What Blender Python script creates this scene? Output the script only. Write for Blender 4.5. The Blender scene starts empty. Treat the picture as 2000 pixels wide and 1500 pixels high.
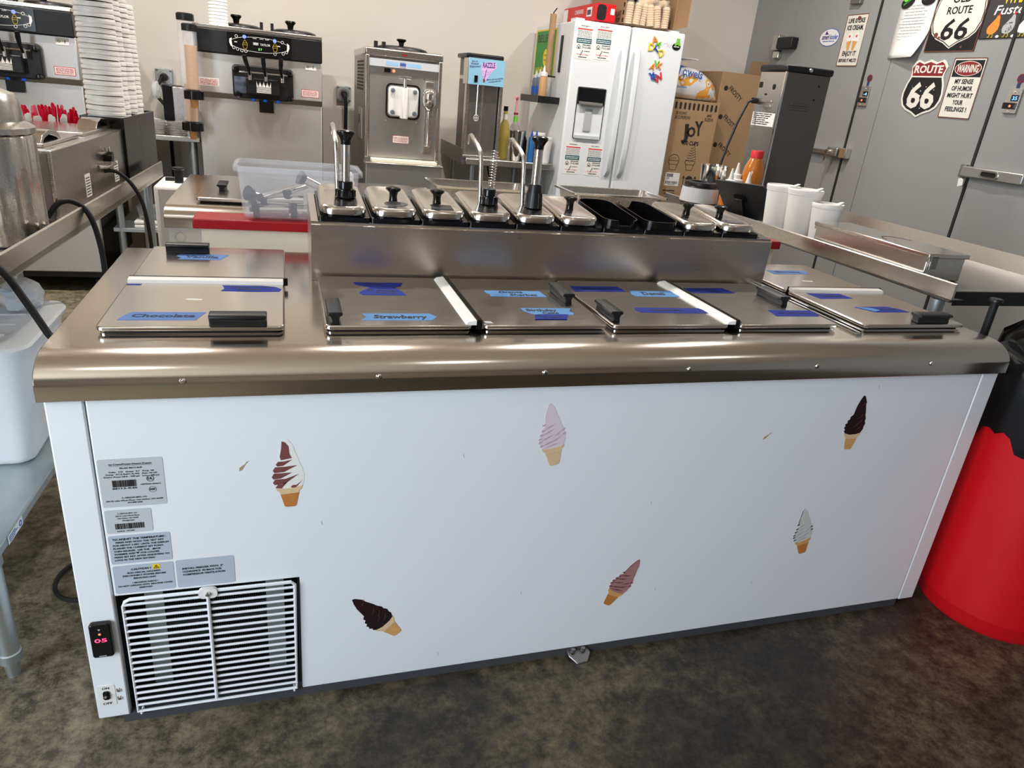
import bpy, bmesh, math, random
from mathutils import Vector, Matrix
random.seed(7)
SC = bpy.context.scene
COL = SC.collection
PI = math.pi

def S(r, g, b):
    f = lambda v: (v/255/12.92) if v/255 <= .04045 else ((v/255+.055)/1.055)**2.4
    return (f(r), f(g), f(b), 1)

# ------------------------------------------------------------------ camera
cam = bpy.data.cameras.new('camera'); cam_o = bpy.data.objects.new('camera', cam); COL.objects.link(cam_o)
cam.sensor_width = 36; cam.lens = 36*1377.7/2000; cam.clip_start = .02
cam_o.matrix_world = Matrix.Translation((.3989, -1.2499, 1.2779)) @ Matrix.Rotation(-.3293, 4, 'Z') @ Matrix.Rotation(1.1787, 4, 'X') @ Matrix.Rotation(.1015, 4, 'Z')
SC.camera = cam_o

# ------------------------------------------------------------------ sky, lamps, exposure
SC.view_settings.view_transform = 'Standard'; SC.view_settings.look = 'None'
SC.view_settings.gamma = 1; SC.view_settings.use_curve_mapping = False
SC.view_settings.exposure = 0.12
w = bpy.data.worlds.new('sky'); SC.world = w; w.use_nodes = True
w.node_tree.nodes['Background'].inputs[0].default_value = (.70, .85, 1, 1)
w.node_tree.nodes['Background'].inputs[1].default_value = 1.6

def area(name, loc, target, sx, sy, power, col, shape='RECTANGLE'):
    l = bpy.data.lights.new(name, 'AREA'); l.shape = shape; l.size = sx; l.size_y = sy; l.energy = power; l.color = col
    o = bpy.data.objects.new(name, l); COL.objects.link(o); o.location = loc
    o.rotation_euler = (Vector(target)-Vector(loc)).to_track_quat('-Z', 'Y').to_euler()
    return o
# daylight standing outside the shop window in wall_left
area('daylight_left', (-2.0, -2.0, 1.45), (0, -1.9, 1.2), 2.4, 2.1, 138, (.80, .90, 1))
LAMPS = [(-.3, 2.3), (.85, 2.3), (2.0, 2.3), (3.1, 2.3), (-1.3, 2.3), (-.3, -.6), (1.2, -.6), (2.7, -.6)]
for lx, ly in LAMPS:
    area('lamp_light', (lx, ly, 2.875), (lx, ly, 0), .13, .13, (27 if lx < 1.5 else 25) if ly > 0 else 1.5, (1, .955, .90), 'DISK')

# ------------------------------------------------------------------ helpers
class F:
    """a flat frame: O origin, U right, V up, N out of the surface"""
    def __init__(s, O, U, V):
        s.O, s.U, s.V = Vector(O), Vector(U).normalized(), Vector(V).normalized(); s.N = s.U.cross(s.V)
    def __call__(s, u, v, n=0): return s.O+s.U*u+s.V*v+s.N*n

def circle(cx, cy, r, n=20, a0=0, a1=2*PI, ry=None):
    ry = r if ry is None else ry
    full = abs(a1-a0-2*PI) < 1e-6
    m = n if full else n+1
    return [(cx+r*math.cos(a0+(a1-a0)*i/n), cy+ry*math.sin(a0+(a1-a0)*i/n)) for i in range(m)]
def rrect(u0, v0, u1, v1, r, n=4):
    p = []
    for cx, cy, a in ((u1-r, v1-r, 0), (u0+r, v1-r, PI/2), (u0+r, v0+r, PI), (u1-r, v0+r, 1.5*PI)):
        p += circle(cx, cy, r, n, a, a+PI/2)
    return p
def rot2(pts, a, cx=0, cy=0, s=1):
    c, q = math.cos(a)*s, math.sin(a)*s
    return [(cx+x*c-y*q, cy+x*q+y*c) for x, y in pts]

_fc = {}
def glyphs(s, off=.012):
    """triangles of a line of text, height 1, starting at u=0"""
    if (s, off) in _fc: return _fc[s, off]
    cu = bpy.data.curves.new('t', 'FONT'); cu.body = s; cu.size = 1; cu.resolution_u = 2; cu.offset = off
    ob = bpy.data.objects.new('t', cu); me = bpy.data.meshes.new_from_object(ob)
    r = ([(v.co.x, v.co.y) for v in me.vertices], [tuple(p.vertices) for p in me.polygons])
    bpy.data.objects.remove(ob); bpy.data.curves.remove(cu); bpy.data.meshes.remove(me)
    _fc[s, off] = r
    return r

class MB:
    def __init__(s): s.bm = bmesh.new()
    def add(s, vs, fs):
        v = [s.bm.verts.new(p) for p in vs]
        for f in fs:
            try: s.bm.faces.new([v[i] for i in f])
            except ValueError: pass
        return s
    def box(s, x0, y0, z0, x1, y1, z1):
        return s.add([(x, y, z) for z in (z0, z1) for y in (y0, y1) for x in (x0, x1)],
                     [(0, 2, 3, 1), (4, 5, 7, 6), (0, 1, 5, 4), (2, 6, 7, 3), (0, 4, 6, 2), (1, 3, 7, 5)])
    def prism(s, pts, d):
        d = Vector(d); pts = [Vector(p) for p in pts]; n = len(pts)
        return s.add(pts+[p+d for p in pts], [tuple(reversed(range(n))), tuple(range(n, 2*n))]+[(i, (i+1) % n, n+(i+1) % n, n+i) for i in range(n)])
    def fp(s, f, pts, n0, n1):
        """slab with outline pts (in frame f) between heights n0 and n1"""
        return s.prism([f(u, v, n0) for u, v in pts], f.N*(n1-n0))
    def fb(s, f, u0, v0, n0, u1, v1, n1): return s.fp(f, [(u0, v0), (u1, v0), (u1, v1), (u0, v1)], n0, n1)
    def ring(s, f, outer, inner, n0, n1):
        k = len(outer)
        vs = [f(u, v, n) for n in (n0, n1) for L in (outer, inner) for u, v in L]
        fs = []
        for i in range(k):
            j = (i+1) % k
            fs += [(2*k+i, 2*k+j, 3*k+j, 3*k+i), (i, k+i, k+j, j), (i, j, 2*k+j, 2*k+i), (k+j, k+i, 3*k+i, 3*k+j)]
        return s.add(vs, fs)
    def stroke(s, f, pts, wd, n0, n1, closed=False):
        m = len(pts)
        for i in range(m if closed else m-1):
            a, b = Vector(pts[i]), Vector(pts[(i+1) % m]); d = b-a
            if d.length < 1e-7: continue
            d.normalize(); q = Vector((-d.y, d.x))*wd/2; e = d*wd*.3
            s.fp(f, [a-q-e, b-q+e, b+q+e, a+q-e], n0, n1)
        return s
    def cyl(s, p0, p1, r0, r1=None, n=16):
        p0, p1 = Vector(p0), Vector(p1); r1 = r0 if r1 is None else r1
        return s.sweep([p0, p1], [r0, r1], n)
    def sweep(s, path, rad, n=8, caps=True, closed=False):
        path = [Vector(p) for p in path]; m = len(path)
        if not hasattr(rad, '__len__'): rad = [rad]*m
        rings = []; pu = None
        for i, p in enumerate(path):
            a = path[i-1] if (i or closed) else p; b = path[(i+1) % m] if (i < m-1 or closed) else p
            t = (b-a).normalized()
            if pu is None: pu = t.orthogonal().normalized()
            pu = (pu-t*pu.dot(t)).normalized(); pv = t.cross(pu)
            rings.append([s.bm.verts.new(p+(pu*math.cos(2*PI*k/n)+pv*math.sin(2*PI*k/n))*rad[i]) for k in range(n)])
        for i in range(m if closed else m-1):
            A, B = rings[i], rings[(i+1) % m]
            for k in range(n): s.bm.faces.new((A[k], A[(k+1) % n], B[(k+1) % n], B[k]))
        if caps and not closed:
            s.bm.faces.new(rings[0][::-1]); s.bm.faces.new(rings[-1])
        return s
    def lathe(s, prof, c=(0, 0, 0), n=24, axis=None, sx=1, sy=1):
        """prof: (radius, height) pairs; open ends are closed with a fan"""
        M = Matrix.Translation(c) @ (Vector((0, 0, 1)).rotation_difference(Vector(axis)).to_matrix().to_4x4() if axis else Matrix())
        rings = []
        for r, z in prof:
            if r < 1e-5: rings.append([s.bm.verts.new(M @ Vector((0, 0, z)))])
            else: rings.append([s.bm.verts.new(M @ Vector((r*sx*math.cos(2*PI*k/n), r*sy*math.sin(2*PI*k/n), z))) for k in range(n)])
        for A, B in zip(rings, rings[1:]):
            for k in range(n):
                j = (k+1) % n
                if len(A) == 1 and len(B) == 1: continue
                if len(A) == 1: s.bm.faces.new((A[0], B[j], B[k]))
                elif len(B) == 1: s.bm.faces.new((A[k], A[j], B[0]))
                else: s.bm.faces.new((A[k], A[j], B[j], B[k]))
        return s
    def text(s, f, t, u, v, h, n=.0006, al='c', fit=None, a=0, shear=0, off=.012):
        vs, fs = glyphs(t, off)
        if not vs: return s
        x0, x1 = min(p[0] for p in vs), max(p[0] for p in vs)
        k = h/.72; kx = k if fit is None else fit/(x1-x0)
        off = {'c': (x0+x1)/2, 'l': x0, 'r': x1}[al]
        P = rot2([((x-off)*kx+y*k*shear, y*k) for x, y in vs], a, u, v)
        return s.add([f(x, y, n) for x, y in P], fs)
    def lines(s, f, L, u, v0, h, gap, n=.0006, al='c', fits=None, off=.012):
        for i, t in enumerate(L): s.text(f, t, u, v0-i*gap, h, n, al, fits[i] if fits else None, off=off)
        return s
    def scribble(s, f, u0, v, u1, h, n=.0006, words=5):
        """a line of print too small to read"""
        x = u0
        while x < u1-.001:
            wd = min(u1-x, random.uniform(.5, 1.6)*(u1-u0)/words); s.fb(f, x, v, n-.0002, x+wd, v+h, n); x += wd+(u1-u0)*.03
        return s
    def build(s, name, m, parent=None, bevel=0, seg=2, smooth=40, subsurf=0):
        bmesh.ops.recalc_face_normals(s.bm, faces=s.bm.faces)
        me = bpy.data.meshes.new(name); s.bm.to_mesh(me); s.bm.free()
        me.materials.append(m)
        if smooth: 
            me.shade_smooth(); me.set_sharp_from_angle(angle=math.radians(smooth))
        o = bpy.data.objects.new(name, me); COL.objects.link(o)
        if parent is not None:
            o.parent = parent
            if parent.type == 'EMPTY': o.location = -Vector(parent.location)
        if bevel:
            b = o.modifiers.new('bevel', 'BEVEL'); b.width = bevel; b.segments = seg; b.limit_method = 'ANGLE'; b.angle_limit = .7
        if subsurf:
            b = o.modifiers.new('sub', 'SUBSURF'); b.levels = b.render_levels = subsurf
        return o

def tag(o, label, cat, group=None):
    o['label'] = label; o['category'] = cat
    if group: o['group'] = group
    return o
def thing(name, label, cat, loc, group=None):
    o = bpy.data.objects.new(name, None); o.empty_display_size = .05; COL.objects.link(o); o.location = loc
    return tag(o, label, cat, group)
def ordinal(k):
    W = 'first second third fourth fifth sixth seventh eighth ninth tenth eleventh twelfth thirteenth fourteenth fifteenth sixteenth seventeenth eighteenth nineteenth'.split()
    T = ('twenty', 'thirty', 'forty'); X = ('twentieth', 'thirtieth', 'fortieth')
    if k < 19: return W[k]
    n = k+1; return X[n//10-2] if n % 10 == 0 else T[n//10-2]+'-'+W[n % 10-1]
def lab(o, label): o['label'] = label; return o
def struct(o): o['kind'] = 'structure'; return o
def dup(root, loc, label, rz=0):
    """a thing copied with its parts and their sub-parts (mesh data shared)"""
    r = root.copy(); COL.objects.link(r); r.location = loc; r.rotation_euler = (0, 0, rz); r['label'] = label
    for ch in root.children:
        c = ch.copy(); COL.objects.link(c); c.parent = r
        for g in ch.children:
            d = g.copy(); COL.objects.link(d); d.parent = c
    return r

# ------------------------------------------------------------------ materials
def mat(name, col, rough=.5, metal=0, var=.06, scale=30, bump=0, trans=0, alpha=1, ior=1.45, emit=0, stretch=None, rvar=0, coat=0, spec=.5):
    m = bpy.data.materials.new(name); m.use_nodes = True
    nt = m.node_tree; N, L = nt.nodes, nt.links; b = N['Principled BSDF']
    b.inputs['Roughness'].default_value = rough; b.inputs['Metallic'].default_value = metal
    b.inputs['IOR'].default_value = ior; b.inputs['Transmission Weight'].default_value = trans; b.inputs['Alpha'].default_value = alpha
    b.inputs['Coat Weight'].default_value = coat; b.inputs['Specular IOR Level'].default_value = spec
    tc = N.new('ShaderNodeTexCoord'); mp = N.new('ShaderNodeMapping'); L.new(tc.outputs['Object'], mp.inputs[0])
    if stretch: mp.inputs['Scale'].default_value = stretch
    nz = N.new('ShaderNodeTexNoise'); nz.inputs['Scale'].default_value = scale; nz.inputs['Detail'].default_value = 4
    L.new(mp.outputs[0], nz.inputs['Vector'])
    mx = N.new('ShaderNodeMix'); mx.data_type = 'RGBA'
    mx.inputs['A'].default_value = tuple(c*(1-var) for c in col[:3])+(1,); mx.inputs['B'].default_value = tuple(min(1, c*(1+var)) for c in col[:3])+(1,)
    L.new(nz.outputs[0], mx.inputs['Factor']); L.new(mx.outputs['Result'], b.inputs['Base Color'])
    if rvar:
        mr = N.new('ShaderNodeMapRange'); mr.inputs['To Min'].default_value = rough-rvar; mr.inputs['To Max'].default_value = rough+rvar
        L.new(nz.outputs[0], mr.inputs['Value']); L.new(mr.outputs[0], b.inputs['Roughness'])
    if bump:
        bp = N.new('ShaderNodeBump'); bp.inputs['Strength'].default_value = bump; bp.inputs['Distance'].default_value = .002
        L.new(nz.outputs[0], bp.inputs['Height']); L.new(bp.outputs[0], b.inputs['Normal'])
    if emit:
        b.inputs['Emission Color'].default_value = col; b.inputs['Emission Strength'].default_value = emit
    return m

M = {}
M['steel'] = mat('brushed steel', (.62, .59, .55, 1), .27, 1, .03, 60, .003, stretch=(1, 12, 12), rvar=.02)
M['counter'] = mat('counter steel', (.68, .625, .56, 1), .17, 1, .04, 40, .004, stretch=(1, 14, 14), rvar=.03)
M['lidsteel'] = mat('lid steel', (.69, .65, .60, 1), .20, 1, .03, 12, .003, stretch=(1, 10, 10), rvar=.03)
M['panel'] = mat('panel steel', (.74, .725, .70, 1), .46, 1, .04, 50, .004, stretch=(1, 1, 10), rvar=.03)
M['rail'] = mat('rail steel', (.66, .60, .54, 1), .30, 1, .05, 40, .006, stretch=(1, 1, 10), rvar=.06)
M['dull'] = mat('dull steel', (.34, .33, .32, 1), .38, 1, .06, 50, .04, rvar=.06)
M['shake'] = mat('shake machine steel', (.52, .515, .50, 1), .40, 1, .04, 50, .004, stretch=(1, 1, 10), rvar=.03)
M['vanilla'] = mat('vanilla print', S(206, 208, 205), .6, 0, .05, 60)
M['pinkline'] = mat('pink print line', S(194, 172, 184), .6, 0, .05, 60)
M['maroon'] = mat('dark maroon print', S(72, 44, 66), .6, 0, .05)
M['navy'] = mat('navy print', S(40, 50, 92), .6, 0, .05)
M['choclt'] = mat('chocolate highlight print', S(96, 66, 66), .5, 0, .1)
M['chrome'] = mat('chrome', (.78, .77, .75, 1), .10, 1, .02)
M['galv'] = mat('galvanized', (.50, .55, .56, 1), .42, .85, .10, 25, .05)
M['white'] = mat('white enamel', S(236, 238, 242), .30, 0, .012, 3)
M['fridge'] = mat('fridge white', S(226, 229, 231), .35, 0, .012, 3)
M['plastic'] = mat('white plastic', S(236, 234, 230), .40, 0, .02)
M['foam'] = mat('white foam', S(238, 235, 232), .75, 0, .03, 200, .15)
M['black'] = mat('black plastic', S(24, 24, 26), .38, 0, .15, 40, .03)
M['gloss'] = mat('gloss black', S(14, 14, 16), .16, 0, .1)
M['rubber'] = mat('black rubber', S(20, 20, 21), .6, 0, .1)
M['dark'] = mat('dark cavity', S(20, 20, 22), .8, 0, .2)
M['wall'] = mat('painted wall', S(222, 215, 206), .75, 0, .015, 6, .03)
M['walkin'] = mat('grey panel', S(147, 147, 146), .60, 0, .10, 140, .12)
M['seam'] = mat('dark seam', S(38, 38, 40), .7, 0, .1)
M['ceil'] = mat('ceiling paint', S(228, 212, 192), .9, 0, .03, 4)
M['shop'] = mat('shop wall paint', S(150, 132, 114), .8, 0, .03, 4)
M['red'] = mat('red paint', S(164, 14, 28), .30, 0, .12, 18, .03)
M['redcan'] = mat('red can', S(205, 14, 26), .42, 0, .05, 10)
M['bag'] = mat('black bag', S(15, 15, 17), .30, 0, .2, 25, .25)
M['tapeL'] = mat('light blue tape', S(80, 140, 200), .65, 0, .08, 60)
M['tapeM'] = mat('mid blue tape', S(76, 118, 180), .65, 0, .08, 60)
M['tapeD'] = mat('dark blue tape', S(27, 48, 146), .75, 0, .10, 60, spec=.25)
M['ink'] = mat('black ink', S(22, 22, 30), .7, 0, .02)
M['inkb'] = mat('pen ink', S(26, 38, 84), .7, 0, .02)
M['label'] = mat('silver label', S(196, 198, 201), .40, .0, .02)
M['labelb'] = mat('blue grey label', S(180, 190, 203), .40, .0, .02)
M['fin'] = mat('condenser fins', S(34, 33, 33), .6, .3, .2)
M['paper'] = mat('paper', S(232, 230, 226), .8, 0, .015)
M['pinkred'] = mat('red print', S(196, 70, 70), .7, 0, .02)
M['teal'] = mat('teal print', S(30, 84, 96), .7, 0, .02)
M['cone'] = mat('wafer', S(214, 160, 96), .7, 0, .14, 60, .1)
M['wafer'] = mat('wafer pale', S(222, 190, 150), .7, 0, .12, 60, .1)
M['conedk'] = mat('wafer brown', S(190, 122, 58), .7, 0, .16, 90)
M['choc'] = mat('chocolate print', S(38, 18, 20), .5, 0, .25, 60)
M['mauve'] = mat('mauve print', S(168, 122, 124), .6, 0, .10, 60)
M['pink'] = mat('pale pink print', S(222, 206, 214), .6, 0, .04, 60)
M['cream'] = mat('cream print', S(226, 227, 229), .6, 0, .03, 60)
M['grey'] = mat('grey print', S(176, 178, 180), .6, 0, .04, 60)
M['brown'] = mat('brown print', S(120, 70, 68), .6, 0, .10, 60)
M['stain'] = mat('dried stain', S(176, 150, 110), .8, 0, .2, 90)
M['card'] = mat('cardboard', S(164, 132, 98), .85, 0, .05, 20, .03)
M['cardk'] = mat('cardboard print', S(44, 36, 32), .8, 0, .05)
M['cardin'] = mat('cardboard inside', S(104, 76, 52), .85, 0, .05)
M['clear'] = mat('clear plastic', (.93, .94, .97, 1), .12, 0, .01, trans=.92, ior=1.25)
M['glass'] = mat('clear bottle', (.90, .92, .88, 1), .06, 0, .01, trans=.95, ior=1.2)
M['haze'] = mat('hazy clear plastic', (.80, .83, .89, 1), .30, 0, .03, alpha=.17, ior=1.3)
M['tote'] = mat('frosted plastic', (.90, .93, .96, 1), .35, 0, .04, 6, alpha=.95)
M['film'] = mat('clear film', (.92, .93, .95, 1), .15, 0, .03, alpha=.13)
M['oil'] = mat('yellow syrup', (.72, .58, .16, 1), .15, 0, .03, trans=.6, ior=1.3)
M['caramel'] = mat('caramel', S(190, 112, 34), .18, 0, .04, coat=.5)
M['tan'] = mat('tan sauce', S(206, 160, 112), .3, 0, .04)
M['blue'] = mat('blue bottle', S(30, 100, 160), .3, 0, .05)
M['bluecap'] = mat('blue cap', S(24, 74, 178), .35, 0, .03)
M['greybl'] = mat('grey blue bottle', S(96, 106, 124), .35, 0, .06)
M['pinkcap'] = mat('pink pump', S(232, 150, 168), .35, 0, .03)
M['ltblue'] = mat('light blue panel', S(140, 190, 214), .35, 0, .02)
M['purple'] = mat('purple print', S(72, 34, 118), .6, 0, .03)
M['lilac'] = mat('lilac print', S(214, 178, 226), .6, 0, .03)
M['green'] = mat('green print', S(62, 146, 66), .6, 0, .06)
M['yellow'] = mat('yellow print', S(236, 206, 50), .6, 0, .04)
M['orange'] = mat('orange print', S(240, 140, 56), .5, 0, .04)
M['lime'] = mat('lime print', S(120, 200, 60), .5, 0, .04)
M['blueink'] = mat('blue print', S(40, 90, 180), .5, 0, .04)
M['redink'] = mat('red plastic', S(214, 44, 50), .45, 0, .05)
M['signw'] = mat('enamel cream', S(226, 222, 210), .45, 0, .05, 14)
M['signk'] = mat('enamel black', S(28, 27, 28), .4, 0, .3, 24)
M['signr'] = mat('enamel red', S(132, 36, 40), .45, 0, .15, 24)
M['rust'] = mat('rust', S(112, 62, 44), .8, 0, .25, 60)
M['slate'] = mat('dark board', S(58, 54, 54), .6, 0, .2, 40)
M['dkgrey'] = mat('dark grey sheet', S(70, 71, 75), .40, 0, .05, 20)
M['mixer'] = mat('mixer side', S(100, 94, 90), .42, .35, .05, 40, .01)
M['tray'] = mat('cream tray', S(234, 228, 208), .4, 0, .02)
M['sprinkle'] = mat('pink plastic', S(222, 190, 186), .35, 0, .03)
M['lcdred'] = mat('red digits', (1, .05, .16, 1), .5, emit=2.2)
M['lcdblue'] = mat('blue digits', (.10, .30, 1, 1), .5, emit=3)
M['lcdgreen'] = mat('green digits', (.25, .9, .2, 1), .5, emit=1.2)
M['ledred'] = mat('red lamp', (1, .15, .06, 1), .5, emit=2)
M['ledblue'] = mat('blue lamp', (.16, .22, .95, 1), .5, emit=1.0)
M['lampface'] = mat('lamp diffuser', (1, .9, .78, 1), .5, emit=6)
M['straw'] = mat('red spoon', S(216, 22, 62), .3, 0, .08)
M['towel'] = mat('towel wrap', S(226, 224, 226), .3, 0, .05)
M['sky'] = mat('pale print', S(150, 190, 222), .6, 0, .05)
M['caution'] = mat('caution yellow', S(240, 206, 40), .5, 0, .02)

FLOOR_OFF = (0, 0, 0)
def floor_mat():
    m = bpy.data.materials.new('stained concrete'); m.use_nodes = True
    N, L = m.node_tree.nodes, m.node_tree.links; b = N['Principled BSDF']
    tc = N.new('ShaderNodeTexCoord')
    def noise(sc, det, rough=.6):
        n = N.new('ShaderNodeTexNoise'); n.inputs['Scale'].default_value = sc; n.inputs['Detail'].default_value = det; n.inputs['Roughness'].default_value = rough
        L.new(tc.outputs['Object'], n.inputs['Vector']); return n
    n1, n2, n3 = noise(1.5, 9, .72), noise(24, 12, .8), noise(150, 3)
    mpf = N.new('ShaderNodeMapping'); mpf.inputs['Location'].default_value = FLOOR_OFF
    L.new(tc.outputs['Object'], mpf.inputs[0]); L.new(mpf.outputs[0], n1.inputs['Vector'])
    r1 = N.new('ShaderNodeValToRGB'); e = r1.color_ramp.elements
    e[0].position = .34; e[0].color = S(36, 34, 32); e[1].position = .66; e[1].color = S(92, 84, 66)
    k = r1.color_ramp.elements.new(.5); k.color = S(56, 51, 43)
    # light fall-off painted in: paler concrete to the left, dark stained coat elsewhere, ragged border
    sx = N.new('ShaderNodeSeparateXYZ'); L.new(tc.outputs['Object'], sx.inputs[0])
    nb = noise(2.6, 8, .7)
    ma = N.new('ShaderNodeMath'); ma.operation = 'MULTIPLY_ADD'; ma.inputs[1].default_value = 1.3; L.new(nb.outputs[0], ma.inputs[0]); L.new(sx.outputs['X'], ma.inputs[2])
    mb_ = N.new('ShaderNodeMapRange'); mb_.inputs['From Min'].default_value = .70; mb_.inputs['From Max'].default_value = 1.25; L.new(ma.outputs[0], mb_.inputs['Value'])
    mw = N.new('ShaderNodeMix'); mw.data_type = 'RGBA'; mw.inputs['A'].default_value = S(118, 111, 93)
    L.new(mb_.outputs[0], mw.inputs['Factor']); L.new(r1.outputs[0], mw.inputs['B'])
    mx = N.new('ShaderNodeMix'); mx.data_type = 'RGBA'; mx.blend_type = 'OVERLAY'; mx.inputs['Factor'].default_value = .85
    r2 = N.new('ShaderNodeValToRGB'); r2.color_ramp.elements[0].position = .40; r2.color_ramp.elements[1].position = .62
    r2.color_ramp.elements[0].color = (.10, .09, .085, 1); r2.color_ramp.elements[1].color = (.78, .75, .68, 1)
    L.new(n1.outputs[0], r1.inputs[0]); L.new(n2.outputs[0], r2.inputs[0]); L.new(mw.outputs['Result'], mx.inputs['A']); L.new(r2.outputs[0], mx.inputs['B'])
    r3 = N.new('ShaderNodeValToRGB'); r3.color_ramp.elements[0].position = .69; r3.color_ramp.elements[1].position = .76
    mz = N.new('ShaderNodeMix'); mz.data_type = 'RGBA'; mz.inputs['B'].default_value = S(120, 114, 104)
    L.new(n3.outputs[0], r3.inputs[0])
    ml = N.new('ShaderNodeMath'); ml.operation = 'MULTIPLY'; ml.inputs[1].default_value = .5; L.new(r3.outputs[0], ml.inputs[0])
    L.new(ml.outputs[0], mz.inputs['Factor']); L.new(mx.outputs['Result'], mz.inputs['A'])
    L.new(mz.outputs['Result'], b.inputs['Base Color'])
    mr = N.new('ShaderNodeMapRange'); mr.inputs['To Min'].default_value = .38; mr.inputs['To Max'].default_value = .62
    L.new(n2.outputs[0], mr.inputs['Value']); L.new(mr.outputs[0], b.inputs['Roughness'])
    bp = N.new('ShaderNodeBump'); bp.inputs['Strength'].default_value = .2; bp.inputs['Distance'].default_value = .003
    L.new(n2.outputs[0], bp.inputs['Height']); L.new(bp.outputs[0], b.inputs['Normal'])
    return m
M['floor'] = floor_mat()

FZ = -.02          # floor level
XW, YW = 4.0, 4.25 # walk-in face, back wall face

# ------------------------------------------------------------------ the room
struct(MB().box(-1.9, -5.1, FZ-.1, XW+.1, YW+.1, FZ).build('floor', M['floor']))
struct(MB().box(-1.9, -5.1, 2.95, XW+.1, YW+.1, 3.05).build('ceiling', M['ceil']))
struct(MB().box(-1.9, YW, FZ, XW+.1, YW+.1, 2.95).build('wall_back', M['wall']))
wl = MB()   # left wall with the shop window
XL = -1.8
for b in ((XL-.1, -5.1, FZ, XL, YW, .35), (XL-.1, -5.1, 2.6, XL, YW, 2.95), (XL-.1, -5.1, .35, XL, -3.25, 2.6), (XL-.1, -.75, .35, XL, YW, 2.6)): wl.box(*b)
struct(wl.build('wall_left', M['shop']))
struct(MB().box(XL-.1, -5.1, FZ, XW+.1, -5.0, 2.95).build('wall_front', M['shop']))
g = MB()
for y in (-3.25, -2.43, -1.61, -.79): g.box(XL-.07, y, .35, XL-.02, y+.04, 2.6)
for z in (.35, 2.56): g.box(XL-.07, -3.25, z, XL-.02, -.75, z+.04)
struct(g.build('window_1', M['black']))
for lx, ly in LAMPS:
    t = thing('ceiling_lamp', 'small round ceiling lamp with a white rim', 'lamp', (lx, ly, 2.95), 'ceiling lamps')
    MB().lathe([(.10, 2.95), (.10, 2.93), (.075, 2.92), (.07, 2.95)], (lx, ly, 0)).build('rim', M['plastic'], t)

# walk-in cooler: wall panels and two doors on the right
FW = F((XW, 0, 0), (0, -1, 0), (0, 0, 1))     # u = -y, v = z, n towards the room
SEAMS = [-3.925, -3.735, -2.69, -1.89]
segs = [(-YW, -3.925), (-3.925, -3.735), (-3.735, -2.895), (-2.885, -2.69), (-2.69, -1.893), (-1.883, 5.0)]
wr = struct(MB().box(XW+.02, -5.0, FZ, XW+.1, YW, 2.95).build('wall_right', M['seam']))
for u0, u1 in segs:
    MB().fb(FW, u0+.002, FZ, -.02, u1-.002, 2.95, 0).build('panel', M['walkin'], wr, bevel=.002)
for u in (-2.89, -1.888):
    MB().fb(FW, u-.008, FZ, -.004, u+.008, 2.95, .006).build('gasket', M['seam'], wr)
# ------------------------------------------------------------------ dipping freezers
FF = F((0, 0, 0), (1, 0, 0), (0, 0, 1))     # front face y=0, n towards the camera
L_ = 2.15
def counter_profile():
    p = [(.82, .727), (.82, .80), (.060, .80)]
    for i in range(1, 9):
        a = PI/2*i/8; p.append((.060-.072*math.sin(a), .800-.046*(1-math.cos(a))))
    p += [(-.012, .727)]
    return p
def freezer_shell(t):
    MB().fb(FF, 0, 0, 0, .059, .727, -.02).build('corner_post', M['white'], t, bevel=.003)
    MB().fb(FF, 2.096, 0, 0, L_, .727, -.02).build('corner_post', M['white'], t, bevel=.003)
    MB().fp(FF, [(.062, .307), (.405, .307), (.405, .003), (2.093, .003), (2.093, .727), (.062, .727)], -.02, 0).build('front_panel', M['white'], t, bevel=.0025)
    b = MB(); b.box(.0, .02, 0, .012, .80, .727); b.box(.41, .022, 0, L_, .80, .727); b.box(.012, .78, 0, .41, .80, .727)
    b.build('side_panel', M['white'], t, bevel=.003)
    MB().prism([(-.007, y, z) for y, z in counter_profile()], (L_+.014, 0, 0)).build('countertop', M['counter'], t, bevel=.0015, smooth=30)
    MB().box(.046, .0015, FZ, 2.09, .77, .0025).build('kick_base', M['dkgrey'], t)

t = thing('dipping_freezer', 'long white ice cream dipping freezer with rounded steel countertop in front', 'freezer', (1.07, .4, FZ))
freezer_shell(t)
for x in (.22, .558, .89, 1.222, 1.558, 1.897):
    MB().lathe([(0, .003), (.003, .003), (.0055, .001), (.006, -.001)], (x, -.012, .76), 10, (0, -1, 0)).build('screw', M['chrome'], t)
# machine compartment
b = MB(); b.box(.02, .10, .0, .41, .105, .305); b.box(.0125, .02, .0, .0625, .10, .31); b.box(.40, .022, 0, .409, .1, .305); b.box(.012, .022, .306, .41, .1, .312); b.box(.012, .02, .0, .41, .10, .008)
b.build('compartment', M['dark'], t)
cd = MB(); cd.box(.10, .06, .02, .135, .066, .285); cd.box(.335, .06, .02, .372, .066, .285); cd.box(.10, .06, .262, .372, .066, .285)
cd.build('condenser_frame', M['galv'], t)
fn = MB()
for i in range(44): fn.box(.137+i*.0045, .066, .02, .1385+i*.0045, .085, .262)
for i in range(7): fn.cyl((.137, .064, .045+i*.032), (.334, .064, .045+i*.032), .004, n=6)
o = fn.build('condenser_fins', M['fin'], t); o['kind'] = 'stuff'
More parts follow.
